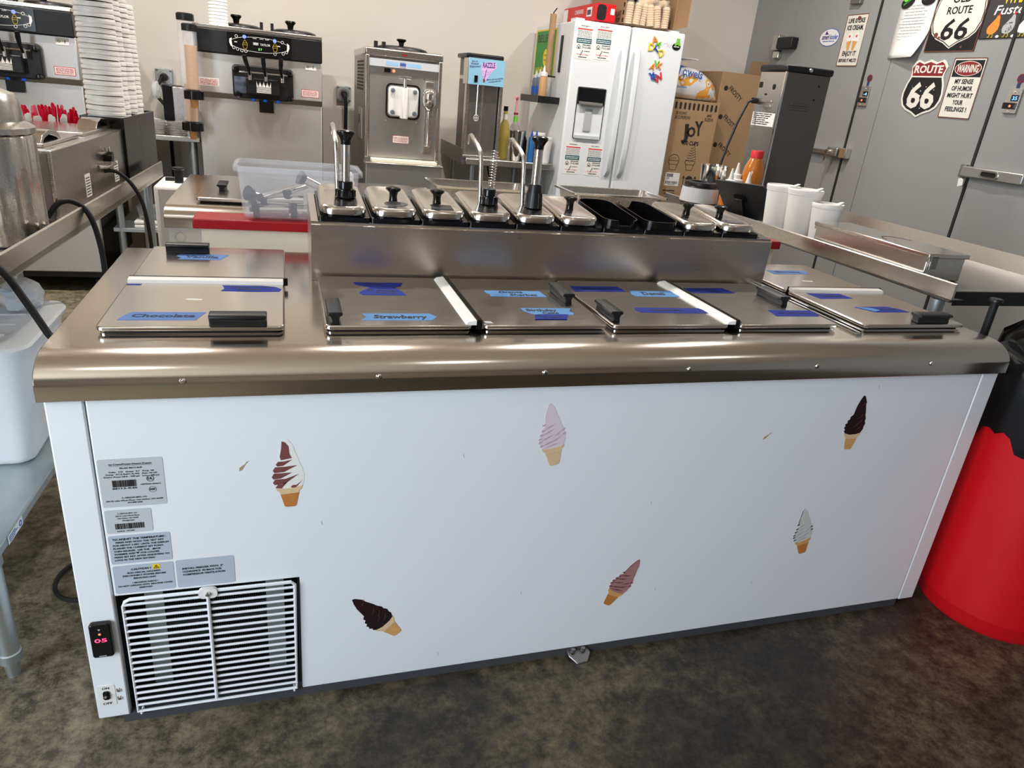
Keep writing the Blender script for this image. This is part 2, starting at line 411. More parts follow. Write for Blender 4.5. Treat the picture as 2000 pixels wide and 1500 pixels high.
# wire grille: frame, cross wires one by one, centre bar
fr = [(.076, -.006, .286), (.076, -.006, .013), (.393, -.006, .013), (.395, -.006, .295), (.388, -.006, .3025), (.089, -.006, .3015), (.080, -.006, .297)]
gr = MB().sweep(fr, .0036, 8, closed=True).build('grille', M['white'], t)
wm = None
for i in range(17):
    z = .0305+i*.0162
    if wm is None:
        o = MB().cyl((.075, -.007, 0), (.395, -.007, 0), .0028, n=6).build('wire', M['white'], gr); wm = o; o.location.z = z
    else:
        o = wm.copy(); COL.objects.link(o); o.parent = gr; o.location.z = z
MB().cyl((.229, -.011, .022), (.229, -.011, .30), .0034, n=8).build('center_bar', M['white'], gr)
h = MB()
for x in (.082, .388): h.sweep([(x, -.006, .015), (x, -.006, .006), (x, -.001, .003), (x, .012, .004)], .003, 6)
h.build('hook', M['white'], gr)
MB().fp(FF, rrect(.212, .288, .247, .311, .009), .004, .012).build('mounting_tab', M['plastic'], gr)
MB().lathe([(0, .018), (.004, .017), (.0055, .012)], (.229, 0, .300), 12, (0, -1, 0)).build('mounting_screw', M['chrome'], gr)
# thermostat, switch, bolts
th = MB().fp(FF, rrect(.0125, .172, .0505, .254, .006), 0, .013).build('thermostat', M['gloss'], t, bevel=.003)
MB().text(FF, '05', .031, .2115, .009, .0136, fit=.022).build('digits', M['lcdred'], th)
MB().fp(FF, circle(.0305, .231, .0023, 10), .0131, .0138).build('indicator', M['ledred'], th)
MB().text(FF, '▼', .0305, .2395, .004, .0136).scribble(FF, .024, .176, .037, .002, .0136, 2).build('lettering', M['grey'], th)
sw = MB().fp(FF, rrect(.006, .034, .038, .089, .004), 0, .0008).build('switch_plate', M['plastic'], t)
MB().text(FF, 'ON', .0215, .0785, .006, .0014, fit=.013).text(FF, 'OFF', .0215, .038, .006, .0014, fit=.017).build('lettering', M['ink'], sw)
MB().fp(FF, rrect(.0155, .052, .0275, .0735, .004), .0008, .003).build('switch_slot', M['gloss'], sw)
MB().cyl((.0215, -.003, .0625), (.0215, -.010, .066), .003, .0025, 10).build('toggle', M['dull'], sw)
for z in (.072, .0505): MB().lathe([(0, .004), (.0035, .0032), (.0055, 0)], (.0445, 0, z), 12, (0, -1, 0)).build('bolt', M['chrome'], t)

def label(u0, v0, u1, v1, m='label'):
    return MB().fp(FF, rrect(u0, v0, u1, v1, .004), 0, .0006).build('rating_label', M[m], t)
def barcode(b, f, u0, v0, u1, v1, n):
    u = u0
    while u < u1:
        wd = random.choice((.0006, .001, .0016))*(u1-u0)/.04; b.fb(f, u, v0, n-.0003, min(u+wd, u1), v1, n); u += wd+random.choice((.0006, .001))*(u1-u0)/.04
q = lab(label(.066, .508, .172, .608), 'silver rating label with barcode and certification marks')
b = MB(); N1 = .0012
b.text(FF, 'Ice Cream/Frozen Dessert Freezer', .119, .5955, .0032, N1, fit=.070, off=.03); b.fb(FF, .084, .5935, .001, .154, .594, N1)
b.text(FF, 'Model: BD12-R45', .119, .5875, .0028, N1, fit=.036, off=.03)
b.text(FF, 'Volts:  115   Amps:  9.7   Freq:  60', .119, .580, .0028, N1, fit=.074, off=.03)
b.text(FF, 'Comp:  SC12 Refrig: R-452   Amt: 18-OZ', .119, .575, .0028, N1, fit=.084, off=.03)
b.text(FF, 'Design Press: High - 500 psi   Low - 180 psi', .119, .570, .0028, N1, fit=.090, off=.03)
barcode(b, FF, .086, .550, .125, .564, N1); b.text(FF, 'BD12-R45', .1055, .5455, .0032, N1, fit=.040, off=.03)
c0 = circle(.1485, .5645, .0062, 24); c1 = circle(.1485, .5645, .0054, 24); b.ring(FF, c0, c1, .0008, N1); b.text(FF, 'UL', .1485, .5625, .005, N1, off=.03)
b.text(FF, '10875606-EA6611', .1485, .552, .0026, N1, fit=.033, off=.03)
b.ring(FF, circle(.1505, .5415, .0062, 24), circle(.1505, .5415, .0058, 24), .0008, N1); b.text(FF, 'NSF', .1505, .5395, .0045, N1, fit=.009, off=.03)
b.text(FF, 'C. NELSON MFG. CO.', .119, .5255, .003, N1, fit=.042, off=.03)
b.text(FF, '265 N. Lake Winds Pkwy, Oak Harbor, OH 43449', .119, .520, .0028, N1, fit=.094, off=.03)
b.text(FF, '419-898-3305', .119, .515, .0028, N1, fit=.025, off=.03)
b.build('lettering', M['ink'], q)
q = lab(label(.066, .451, .1435, .502), 'small silver serial number label with barcode')
b = MB(); b.lines(FF, ['C. NELSON MFG. CO.', '265 N. Lake Winds Pkwy,', 'Oak Harbor, OH 43449', '419-898-3305'], .1035, .4925, .0026, .0052, N1, fits=[.033, .040, .035, .020], off=.03)
barcode(b, FF, .081, .460, .129, .472, N1); b.text(FF, 'Serial # - 7171601', .083, .4545, .0028, N1, 'l', fit=.029, off=.03)
b.build('lettering', M['ink'], q)
q = lab(label(.066, .382, .171, .446, 'labelb'), 'pale blue label on adjusting the temperature')
b = MB(); LN = ['TO ADJUST THE TEMPERATURE :', 'PRESS AND HOLD THE "SET" KEY', 'FOR ABOUT 2 SEC. UNTIL THE DISPLAY', 'FLASHES THE CURRENT SET POINT,', 'THEN RELEASE.  USE THE      FOR', 'WARMER AND      FOR COLDER.', 'PRESS SET KEY AFTER ADJUSTING TO', 'LOCK IN THE NEW SETTING']
FT = [.091, .082, .096, .086, .080, .078, .094, .068]
for i, s_ in enumerate(LN): b.text(FF, s_, .0725 if i != 1 else .0775, .4355-i*.0066, .0036 if i else .0042, N1, 'l', FT[i], off=.03)
b.fp(FF, [(.137, .4090), (.1405, .4130), (.144, .4090)], .001, N1).fp(FF, [(.109, .4065), (.1125, .4025), (.116, .4065)], .001, N1)
b.build('lettering', M['ink'], q)
q = lab(label(.066, .313, .171, .3775, 'labelb'), 'pale blue electrical caution label with yellow triangle')
b = MB(); b.text(FF, 'CAUTION !', .114, .3655, .0042, N1, fit=.034, off=.03)
b.lines(FF, ['ELECTRICAL HAZARD.', 'DISCONNECT POWER BEFORE', 'SERVICING UNIT'], .119, .3580, .0036, .0066, N1, fits=[.058, .075, .040], off=.03)
b.lines(FF, ['! MOVING PARTS !', 'DO NOT OPERATE WITH  MACHINE COVER', 'REMOVED'], .119, .3345, .0034, .0062, N1, fits=[.044, .095, .023], off=.03)
b.build('lettering', M['ink'], q)
b = MB().fp(FF, rrect(.1345, .3630, .1475, .3745, .002), .0005, .0010); b.build('warning_sticker', M['caution'], q)
b = MB(); b.stroke(FF, [(.1365, .3655), (.141, .3725), (.1455, .3655)], .0008, .001, .0014, True); b.stroke(FF, [(.1415, .3708), (.1402, .3685), (.1418, .3683), (.1408, .3662)], .0007, .001, .0014); b.build('warning_triangle', M['ink'], q)
q = lab(label(.175, .313, .281, .3785, 'labelb'), 'pale blue label on ventilation clearance')
MB().lines(FF, ['INSTALL FREEZER WITH  3"', 'CLEARANCE  IN BACK FOR', 'COMPRESSOR VENTILATION'], .186, .3555, .0042, .0072, N1, 'l', [.074, .071, .077], off=.03).build('lettering', M['ink'], q)

# soft serve stickers; drawn upright with height 1, then turned
def sticker(u0, v0, u1, v1, body, dark, conec, rim, lbl, lean=0):
    """from the cone tip (u0,v0) to the peak (u1,v1)"""
    d = Vector((u1-u0, v1-v0)); hgt = d.length; a = math.atan2(d.y, d.x)-PI/2
    T = lambda P: rot2(P, a, u0, v0, hgt)
    left = [(-.155, .30), (-.185, .34), (-.172, .365), (-.205, .40), (-.185, .425), (-.200, .465), (-.165, .49), (-.175, .53), (-.135, .555), (-.14, .60), (-.095, .635), (-.085, .72), (-.075, .80), (-.045, .90)]
    right = [(.03, .97), (.085, .88), (.10, .80), (.135, .70), (.15, .63), (.185, .56), (.178, .52), (.205, .47), (.19, .42), (.195, .37), (.17, .32), (.16, .29)]
    top = [(-.005, .985)]
    outl = left+top+right+[(.08, .275), (-.05, .27)]
    s_ = MB().fp(FF, T(outl), 0, .0005).build('ice_cream_sticker', M[body], t); lab(s_, lbl)
    k = MB()
    for y0, y1, x0, x1 in ((.335, .40, -.17, .02), (.355, .46, -.05, .15), (.42, .50, -.18, .04), (.44, .55, .0, .17), (.50, .585, -.16, .05), (.585, .66, -.12, .07), (.30, .345, -.14, .12)):
        if dark == 'swirl': continue
        k.fp(FF, T([(x0, y0), (x0+.6*(x1-x0), y0+.35*(y1-y0)), (x1, y1), (x0+.5*(x1-x0), y0+.35*(y1-y0)+.022)]), .0005, .0008)
    if dark == 'swirl':
        k.fp(FF, T([(-.05, .955), (-.01, .94), (.03, .88), (.035, .77), (.06, .71), (.0, .70), (-.075, .69), (-.085, .74), (-.06, .86)]), .0005, .0008)
        for x0, y0, x1, y1, wd in ((-.14, .63, .06, .685, .05), (-.18, .545, .12, .60, .062), (-.20, .455, .05, .50, .062), (-.19, .37, .13, .47, .06), (-.16, .30, .0, .385, .05), (.02, .29, .17, .375, .03)):
            k.fp(FF, T([(x0, y0), (x0+.02, y0-wd*.55), (x0+.45*(x1-x0), y0-wd*.45), (x1, y1), (x0+.5*(x1-x0), y0+wd*.75), (x0+.03, y0+wd*.8)]), .0005, .0008)
        k.build('swirl', M['brown'], s_)
    else:
        k.build('swirl', M[dark], s_)
    if body in ('vanilla', 'mauve', 'pink'):      # dark printed edge marks
        e_ = MB()
        for x, y in ((-.178, .345), (-.195, .405), (-.188, .455), (-.165, .515), (-.135, .575), (-.115, .66), (.165, .47), (.155, .535)):
            e_.fp(FF, T([(x-.012, y-.012), (x+.03, y-.004), (x+.045, y+.014), (x-.002, y+.016)]), .0006, .0010)
        if body != 'pink': e_.stroke(FF, T([(-.10, .66), (-.07, .80), (-.02, .95)]), .0014, .0006, .0010)
        e_.build('edge_print', M['pinkline' if body == 'pink' else 'dkgrey' if body == 'vanilla' else 'brown'], s_)
    if body == 'choc':
        e_ = MB()
        for x, y, l_ in ((.02, .80, .09), (.0, .56, .11), (.03, .47, .10), (-.03, .40, .10), (.05, .36, .09)): e_.stroke(FF, T([(x, y), (x+l_*.5, y+l_*.28), (x+l_*.9, y+l_*.75)]), .0008, .0006, .0010)
        e_.build('highlight_print', M['choclt'], s_)
    MB().fp(FF, T([(-.165, .295), (-.06, .272), (.08, .276), (.172, .305), (.15, .25), (.125, .235), (.118, .195), (-.108, .185), (-.118, .225), (-.145, .25)]), .0005, .0009).build('cone_rim', M[rim], s_)
    MB().fp(FF, T([(-.108, .187), (.118, .197), (.075, .01), (.05, -.004), (-.04, -.004), (-.068, .01)]), .0005, .0009).build('cone', M[conec], s_)
sticker(.391, .482, .386, .634, 'plastic', 'swirl', 'conedk', 'wafer', 'chocolate and vanilla swirl cone sticker')
sticker(.941, .537, .912, .688, 'pink', 'pinkline', 'wafer', 'wafer', 'faded pale pink cone sticker')
sticker(.614, .124, .511, .235, 'choc', 'signk', 'cone', 'wafer', 'chocolate dipped cone sticker lying tilted, low down')
sticker(1.130, .128, 1.200, .257, 'mauve', 'brown', 'conedk', 'cone', 'mauve pink cone sticker leaning to one side')
sticker(1.688, .216, 1.652, .360, 'vanilla', 'grey', 'conedk', 'cone', 'white vanilla cone sticker')
sticker(1.731, .527, 1.734, .677, 'choc', 'signk', 'cone', 'wafer', 'chocolate dipped cone sticker standing upright')
for u, v, a in ((.306, .575, .7), (1.476, .575, .5)):
    MB().fp(FF, rot2([(-.007, -.006), (-.001, -.005), (.006, .003), (.010, .008), (.002, .004), (-.004, .001)], a-.5, u, v), 0, .0005).fp(FF, rot2([(.008, .006), (.016, .011), (.010, .010)], a-.5, u, v), 0, .0005).build('stain', M['stain'], t)
b = MB()
for u, v in ((.736, .576), (1.77, .70), (.45, .44), (1.2, .42), (.9, .2), (1.55, .14), (1.26, .16), (.71, .05)): b.stroke(FF, [(u, v), (u+.002, v-.008)], .0012, 0, .0003)
b.build('scuff', M['grey'], t)
tb = MB().prism([(1.045, .03, -.002), (1.10, .03, -.002), (1.103, -.012, -.008), (1.088, -.034, -.016), (1.06, -.036, -.016), (1.043, -.014, -.008)], (0, 0, -.005)).build('floor_bracket', M['dull'], t, bevel=.002)
b = MB()
for x in (1.058, 1.085): b.lathe([(0, .010), (.006, .009), (.007, 0)], (x, -.004, -.007), 8)
b.build('bracket_bolt', M['dull'], tb)

# the second freezer stands behind, turned with its plain back panel to us
t2 = thing('dipping_freezer', 'second white dipping freezer with steel top, standing behind the red ledge', 'freezer', (1.07, 1.87, FZ))
b = MB().prism([(-.007, y+1.47, z) for y, z in counter_profile()], (L_+.014, 0, 0)); b.build('countertop', M['counter'], t2, bevel=.0015, smooth=30)
MB().box(0, 1.48, 0, L_, 2.27, .727).build('cabinet_body', M['white'], t2, bevel=.003)
MB().box(.06, 1.51, FZ, 2.09, 2.24, .0).build('kick_base', M['dkgrey'], t2)
MB().lathe([(0, .012), (.014, .010), (.018, 0)], (.040, 1.48, .692), 16, (0, -1, 0)).build('knob', M['plastic'], t2)

# ------------------------------------------------------------------ flip lids
FT_ = F((0, 0, 0), (1, 0, 0), (0, 1, 0))      # frame of the level tops: u=x, v=y, n=z
def handle(x0, x1, y0, y1, z, tp, along='x'):
    """black moulded pull: waisted block with a wider cap"""
    b = MB(); n = 8
    if along == 'x':
        ym, wd = (y0+y1)/2, (y1-y0)/2
        pr = [(-wd*.62, 0), (-wd*.50, .008), (-wd*.62, .015), (-wd, .018), (-wd, .022), (-wd*.8, .0245), (wd*.8, .0245), (wd, .022), (wd, .018), (wd*.62, .015), (wd*.5, .008), (wd*.62, 0)]
        b.prism([(x0, ym+p, z+q) for p, q in pr], (x1-x0, 0, 0))
    else:
        xm, wd = (x0+x1)/2, (x1-x0)/2
        pr = [(-wd*.62, 0), (-wd*.50, .008), (-wd*.62, .015), (-wd, .018), (-wd, .022), (-wd*.8, .0245), (wd*.8, .0245), (wd, .022), (wd, .018), (wd*.62, .015), (wd*.5, .008), (wd*.62, 0)]
        b.prism([(xm+p, y0, z+q) for p, q in pr], (0, y1-y0, 0))
    return b.build('handle', M['black'], tp, bevel=.0025)
ZT = .817
def lid_half(tp, x0, y0, x1, y1, name='lid_panel'):
    MB().fp(FT_, rrect(x0+.004, y0+.004, x1-.004, y1-.004, .010), .8005, .8025).build('lower_skin', M['chrome'], tp)
    MB().fp(FT_, rrect(x0+.010, y0+.010, x1-.010, y1-.010, .010), .8025, .8075).build('gasket', M['rubber'], tp)
    return MB().fp(FT_, rrect(x0, y0, x1, y1, .012), .807, ZT).build(name, M['lidsteel'], tp, bevel=.003)
def hinge(tp, x0, y0, x1, y1, side):
    """white hinge strip with the black joint along one side; along x or along y"""
    if x1-x0 > y1-y0:
        MB().prism([(x0, y0, ZT-.001), (x0, y0+.004, ZT+.006), (x0, y1, ZT+.008), (x0, y1, ZT-.001)], (x1-x0, 0, 0)).build('hinge_strip', M['plastic'], tp)
        MB().box(x0, y1, .808, x1+.010, y1+.007, ZT+.0085).build('hinge_joint', M['gloss'], tp)
    else:
        MB().prism([(x0, y0, ZT-.001), (x0+.006, y0, ZT+.006), (x1, y0, ZT+.009), (x1, y0, ZT-.001)], (0, y1-y0, 0)).build('hinge_strip', M['plastic'], tp)
        MB().box(x1, y0, .806, x1+.011, y1+.004, ZT+.010).build('hinge_joint', M['gloss'], tp)
        MB().box(x1+.012, y0, .808, x1+.016, y1+.002, ZT+.006).build('hinge_edge', M['chrome'], tp)
def tape(tp, pts, m, words, lbl, h=.018, z=ZT):
    LF = lambda u, v: (.4+(u-.4)*1.0244, -1.25+(v+1.25)*1.0244)
    pts = [LF(u, v) for u, v in pts]; words = words and [(s_, *LF(u, v), hh, fit) for s_, u, v, hh, fit in words]
    o = MB().fp(FT_, pts, z, z+.0005).build('tape', M[m], tp); lab(o, lbl)
    if words:
        b = MB()
        for (s_, u, v, hh, fit) in words: b.text(FT_, s_, u, v, hh, z+.0009, fit=fit, a=random.uniform(-.02, .02), shear=.1, off=.03)
        b.build('lettering', M['ink' if m != 'tapeM' else 'inkb'], o)
    return o

t = thing('flip_hatch', 'steel flip lid taped Vanilla and Chocolate', 'lid', (.228, .44, .80))
lid_half(t, .064, .115, .390, .430); lid_half(t, .066, .442, .392, .775)
hinge(t, .066, .413, .388, .437, 1)
handle(.255, .358, .104, .138, ZT, t); handle(.105, .207, .690, .722, ZT, t)
tape(t, [(.100, .100+.02), (.108, .150), (.118, .168), (.246, .168), (.241, .152), (.232, .120)], 'tapeM', [('Chocolate', .174, .136, .019, .112)], 'blue tape reading Chocolate')
tape(t, [(.146, .590), (.152, .606), (.140, .622), (.146, .645), (.258, .645), (.241, .590)], 'tapeM', [('Vanilla', .197, .606, .024, .078)], 'blue tape reading Vanilla')
tape(t, [(.262, .318), (.268, .336), (.262, .362), (.345, .362), (.372, .354), (.385, .336), (.380, .318), (.335, .314)], 'tapeD', [('Butter Pecan', .320, .344, .010, .085), ('Praline', .318, .326, .012, .05)], 'violet blue tape with faint writing')
MB().fp(FT_, [(.068, .395), (.094, .395), (.096, .403), (.068, .403)], ZT, ZT+.0006).build('tape_scrap', M['tapeD'], t)
MB().fp(FT_, [(.195, .290), (.225, .287), (.228, .293), (.199, .296)], ZT, ZT+.0004).build('drip', M['plastic'], t)

t = thing('flip_hatch', 'steel flip lid taped Strawberry and Orange Sherbet', 'lid', (.775, .31, .80))
lid_half(t, .466, .118, .768, .500); lid_half(t, .792, .118, 1.080, .500)
hinge(t, .752, .122, .776, .482, 1)
handle(.471, .501, .126, .232, ZT, t, 'y'); handle(1.028, 1.060, .280, .390, ZT, t, 'y')
tape(t, [(.545, .404), (.549, .384), (.580, .362), (.560, .335), (.551, .318), (.556, .299), (.655, .299), (.648, .335), (.634, .362), (.652, .374), (.662, .404)], 'tapeD', [('WCR', .590, .383, .013, .045), ('57. Cookie', .602, .330, .013, .07), ('Dough', .608, .312, .012, .045)], 'two layers of dark blue tape, top one reading WCR')
tape(t, [(.535, .110+.008), (.548, .137), (.541, .163), (.682, .163), (.694, .140), (.680, .118)], 'tapeL', [('Strawberry', .617, .130, .022, .112)], 'light blue tape reading Strawberry')
tape(t, [(.853, .298), (.856, .315), (.848, .332), (.850, .348), (.990, .348), (.994, .298)], 'tapeL', [('Orange', .912, .327, .016, .062), ('Sherbet', .938, .304, .017, .070)], 'light blue tape reading Orange Sherbet')
tape(t, [(.898, .206), (.899, .185), (.912, .164), (.925, .158), (1.006, .155), (1.014, .168), (1.008, .183), (1.020, .206)], 'tapeL', [('Birthday', .942, .182, .017, .074), ('Cake', .957, .163, .014, .04)], 'light blue tape reading Birthday Cake')
tape(t, [(.914, .152), (.910, .130), (.904, .122), (.908, .122), (.980, .122), (.986, .138), (.995, .157), (.925, .157)], 'tapeD', [('TX', .920, .144, .009, .014), ('Chocolate', .950, .131, .011, .05)], 'dark blue tape below the Birthday Cake tape', z=ZT+.0012)
MB().fp(FT_, [(.799, .130), (.815, .130), (.812, .145), (.797, .145)], ZT, ZT+.0005).build('maker_badge', M['galv'], t)

t = thing('flip_hatch', 'steel flip lid taped Denali and Cupcake', 'lid', (1.40, .31, .80))
lid_half(t, 1.092, .118, 1.395, .500); lid_half(t, 1.424, .118, 1.712, .500)
hinge(t, 1.388, .122, 1.412, .482, 1)
handle(1.092, 1.124, .140, .240, ZT, t, 'y'); handle(1.646, 1.680, .275, .388, ZT, t, 'y')
tape(t, [(1.092, .400), (1.089, .350), (1.230, .353), (1.232, .372), (1.225, .402)], 'tapeD', [('Salted Camel', 1.160, .372, .016, .092)], 'dark blue tape near the steel rail')
tape(t, [(1.240, .311), (1.237, .335), (1.246, .363), (1.385, .366), (1.392, .350), (1.374, .311)], 'tapeL', [('Denali', 1.300, .325, .026, .066)], 'light blue tape reading Denali')
tape(t, [(1.190, .178), (1.180, .196), (1.188, .215), (1.280, .213), (1.360, .212), (1.370, .193), (1.376, .172), (1.31, .172), (1.24, .174)], 'tapeD', [('Cupcake Mix', 1.262, .189, .013, .085)], 'dark blue tape reading Cupcake Mix')
tape(t, [(1.424, .398), (1.426, .350), (1.560, .356), (1.548, .402)], 'tapeD', [('Chocolate', 1.48, .381, .013, .06), ('Chip', 1.50, .361, .013, .03)], 'dark blue tape beside the hinge strip')
tape(t, [(1.545, .150), (1.550, .175), (1.554, .200), (1.685, .197), (1.678, .170), (1.674, .150)], 'tapeD', [('Cookies Cream', 1.615, .172, .012, .095)], 'dark blue tape near the front edge')

t = thing('flip_hatch', 'two steel flip lid panels at the far end beside the black trash bag', 'lid', (1.96, .44, .80))
lid_half(t, 1.790, .115, 2.122, .432); lid_half(t, 1.792, .445, 2.110, .765)
hinge(t, 1.800, .415, 2.128, .438, 1)
handle(1.968, 2.075, .118, .155, ZT, t); handle(1.805, 1.900, .690, .725, ZT, t)
tape(t, [(1.848, .578), (1.853, .626), (2.001, .632), (1.990, .590)], 'tapeM', [('Mango Sorbet', 1.92, .600, .016, .095)], 'blue tape on the rear panel')
tape(t, [(1.775+.03, .308), (1.800, .362), (1.915, .361), (1.920, .315)], 'tapeD', [('Rocky Road', 1.86, .331, .015, .08)], 'dark blue tape next to the hinge strip')
tape(t, [(1.852, .231), (1.883, .186), (2.000, .187), (1.990, .215), (1.966, .238)], 'tapeD', [('Pistachio', 1.945, .205, .014, .05)], 'dark blue tape beside the black handle')
tape(t, [(1.856, .229), (1.886, .190), (1.912, .200), (1.900, .222)], 'tapeL', None, 'folded pale corner of tape', z=ZT+.0008)
MB().fp(FT_, [(1.93, .540), (1.965, .537), (1.968, .545), (1.933, .548)], ZT, ZT+.0004).build('drip', M['plastic'], t)
b = MB().box(1.742, .085, .8005, 1.752, .56, .808); b.box(1.758, .09, .8005, 1.764, .56, .812)
o = b.build('lid_rail', M['chrome']); tag(o, 'thin steel rail strips lying between two flip lids', 'rail')

# ------------------------------------------------------------------ syrup rail with its jars
t = thing('syrup_rail', 'long stainless syrup rail box standing across the freezer top', 'rail', (1.11, .66, .80))
X0, X1 = .455, 1.765
b = MB()    # sheet metal box, open inside for the jars
b.prism([(X0, .520, .8005), (X0, .516, .931), (X0, .516, .938), (X0, .524, .942), (X0, .530, .942), (X0, .526, .8005)], (X1-X0, 0, 0))
b.box(X0, .796, .8005, X1, .80, .964)
for x in (X0, X1-.006): b.prism([(x, .524, .8005), (x, .524, .942), (x, .80, .966), (x, .80, .8005)], (.006, 0, 0))
b.build('rail_body', M['rail'], t)
SL = (.966-.942)/(.80-.524)
FR = F((0, .524, .942), (1, 0, 0), (0, 1, SL))     # sloping top: u=x, v along the slope
MB().ring(FR, [(X0, .0), (X1, .0), (X1, .277), (X0, .277)], [(.472, .010), (1.733, .010), (1.733, .268), (.472, .268)], 0, .003).build('top_trim', M['lidsteel'], t)
JX = [.4775+i*.1255 for i in range(10)]; JW = .113
names = ['jar under the pump nearest the clear bin', 'jar under the lid with a black oval sticker', 'jar under the lid with a black square sticker', 'jar under the pump with a bare spring', 'jar under the tall black pump', 'jar under the plain knobbed lid', 'open and empty, rim notched in front', 'open and empty, rim notched behind', 'jar under the next to last lid', 'jar under the last lid, near the tablet']
NL = 5
for i, x in enumerate(JX):
    j = thing('syrup_jar', 'black plastic syrup '+names[i] if 'jar' in names[i] else 'black plastic syrup jar, '+names[i], 'jar', (x+JW/2, .66, .88), 'black syrup jars in the rail')
    bk = MB().ring(FR, rrect(x-.004, .010, x+JW+.006, .268, .006, 3), rrect(x+.006, .020, x+JW-.006, .258, .028, 3), .002, .013); bk.build('flange', M['gloss'], j)
    outer = rrect(x+.003, .016, x+JW-.003, .262, .036, NL); inner = rrect(x+.006, .019, x+JW-.006, .259, .033, NL)
    k = len(outer); hi = .034 if i in (6, 7) else .016
    def top(u, v):
        if i == 6 and v < .06 and x+.045 < u < x+.085: return .020
        if i == 7 and v > .22 and x+.020 < u < x+.065: return .014
        return hi
    if i in (6, 7):   # finer front/rear edge so that the notch has shape
        def dens(P):
            r = []
            for a_, b_ in zip(P, P[1:]+P[:1]):
                m_ = max(1, int(math.dist(a_, b_)/.006)); r += [(a_[0]+(b_[0]-a_[0])*q_/m_, a_[1]+(b_[1]-a_[1])*q_/m_) for q_ in range(m_)]
            return r
        outer = dens(outer); cxm, cym = x+JW/2, .139
        inner = [(cxm+(u-cxm)*.945, cym+(v-cym)*.976) for u, v in outer]; k = len(outer)
    vs = [FR(u, v, -.10) for u, v in outer]+[FR(u, v, top(u, v)) for u, v in outer]+[FR(u, v, top(u, v)) for u, v in inner]+[FR(u, v, -.098) for u, v in inner]
    fs = [(a_*k+q_, a_*k+(q_+1) % k, (a_+1)*k+(q_+1) % k, (a_+1)*k+q_) for a_ in range(3) for q_ in range(k)]+[tuple(range(k)), tuple(range(3*k, 4*k))]
    MB().add(vs, fs).build('jar_body', M['gloss'], j)

def jar_lid(i, lbl, knob=True):
    x = JX[i]
    l = thing('jar_cover', lbl, 'lid', (x+JW/2, .66, .97), 'steel lids on the syrup jars' if knob else None)
    if not knob: del l['category']
    b = MB(); P = [(.0, .018), (.0, .028), (.0025, .0335), (.006, .036), (.011, .0365), (.014, .0355)]
    loops = [[FR(u, v, n) for u, v in rrect(x+.001+d, .012+d, x+JW-.001-d, .268-d, .036-d*.6, 6)] for d, n in P]
    k = len(loops[0])
    b.add([p for lp in loops for p in lp], [(a_*k+q_, a_*k+(q_+1) % k, (a_+1)*k+(q_+1) % k, (a_+1)*k+q_) for a_ in range(len(P)-1) for q_ in range(k)]+[tuple(range(k)), tuple(range((len(P)-1)*k, len(P)*k))])
    b.build('lid_plate', M['lidsteel'], l)
    return l
def zat(y, n): return .942+(y-.524)*SL+n
def knob_on(l, x, y):
    z = zat(y, .0355)
    MB().lathe([(0, .036), (.010, .0355), (.018, .033), (.0195, .030), (.0185, .0265), (.013, .022), (.0105, .015), (.0105, .004), (.0115, 0), (0, 0)], (x, y, z), 20).build('knob', M['gloss'], l)
for i, x, y, lbl in ((1, .665, .630, 'steel jar lid with knob and black oval sticker'), (2, .780, .630, 'steel jar lid with knob and black rectangular sticker'), (5, 1.160, .635, 'plain steel jar lid with knob, next to the open jars'), (8, 1.536, .640, 'steel jar lid with knob, second from the tablet'), (9, 1.640, .625, 'steel jar lid with knob, last one towards the tablet')):
    l = jar_lid(i, lbl); knob_on(l, x, y)
    if i == 1: MB().fp(FR, circle(.668, .075, .030, 24, ry=.022), .0355, .0362).build('oval_sticker', M['dkgrey'], l)
    if i == 2: MB().fb(FR, .758, .042, .0355, .812, .085, .0362).build('square_sticker', M['black'], l)
    if i == 9: MB().fb(FR, 1.640, .045, .0355, 1.690, .075, .0362).build('square_sticker', M['dkgrey'], l)

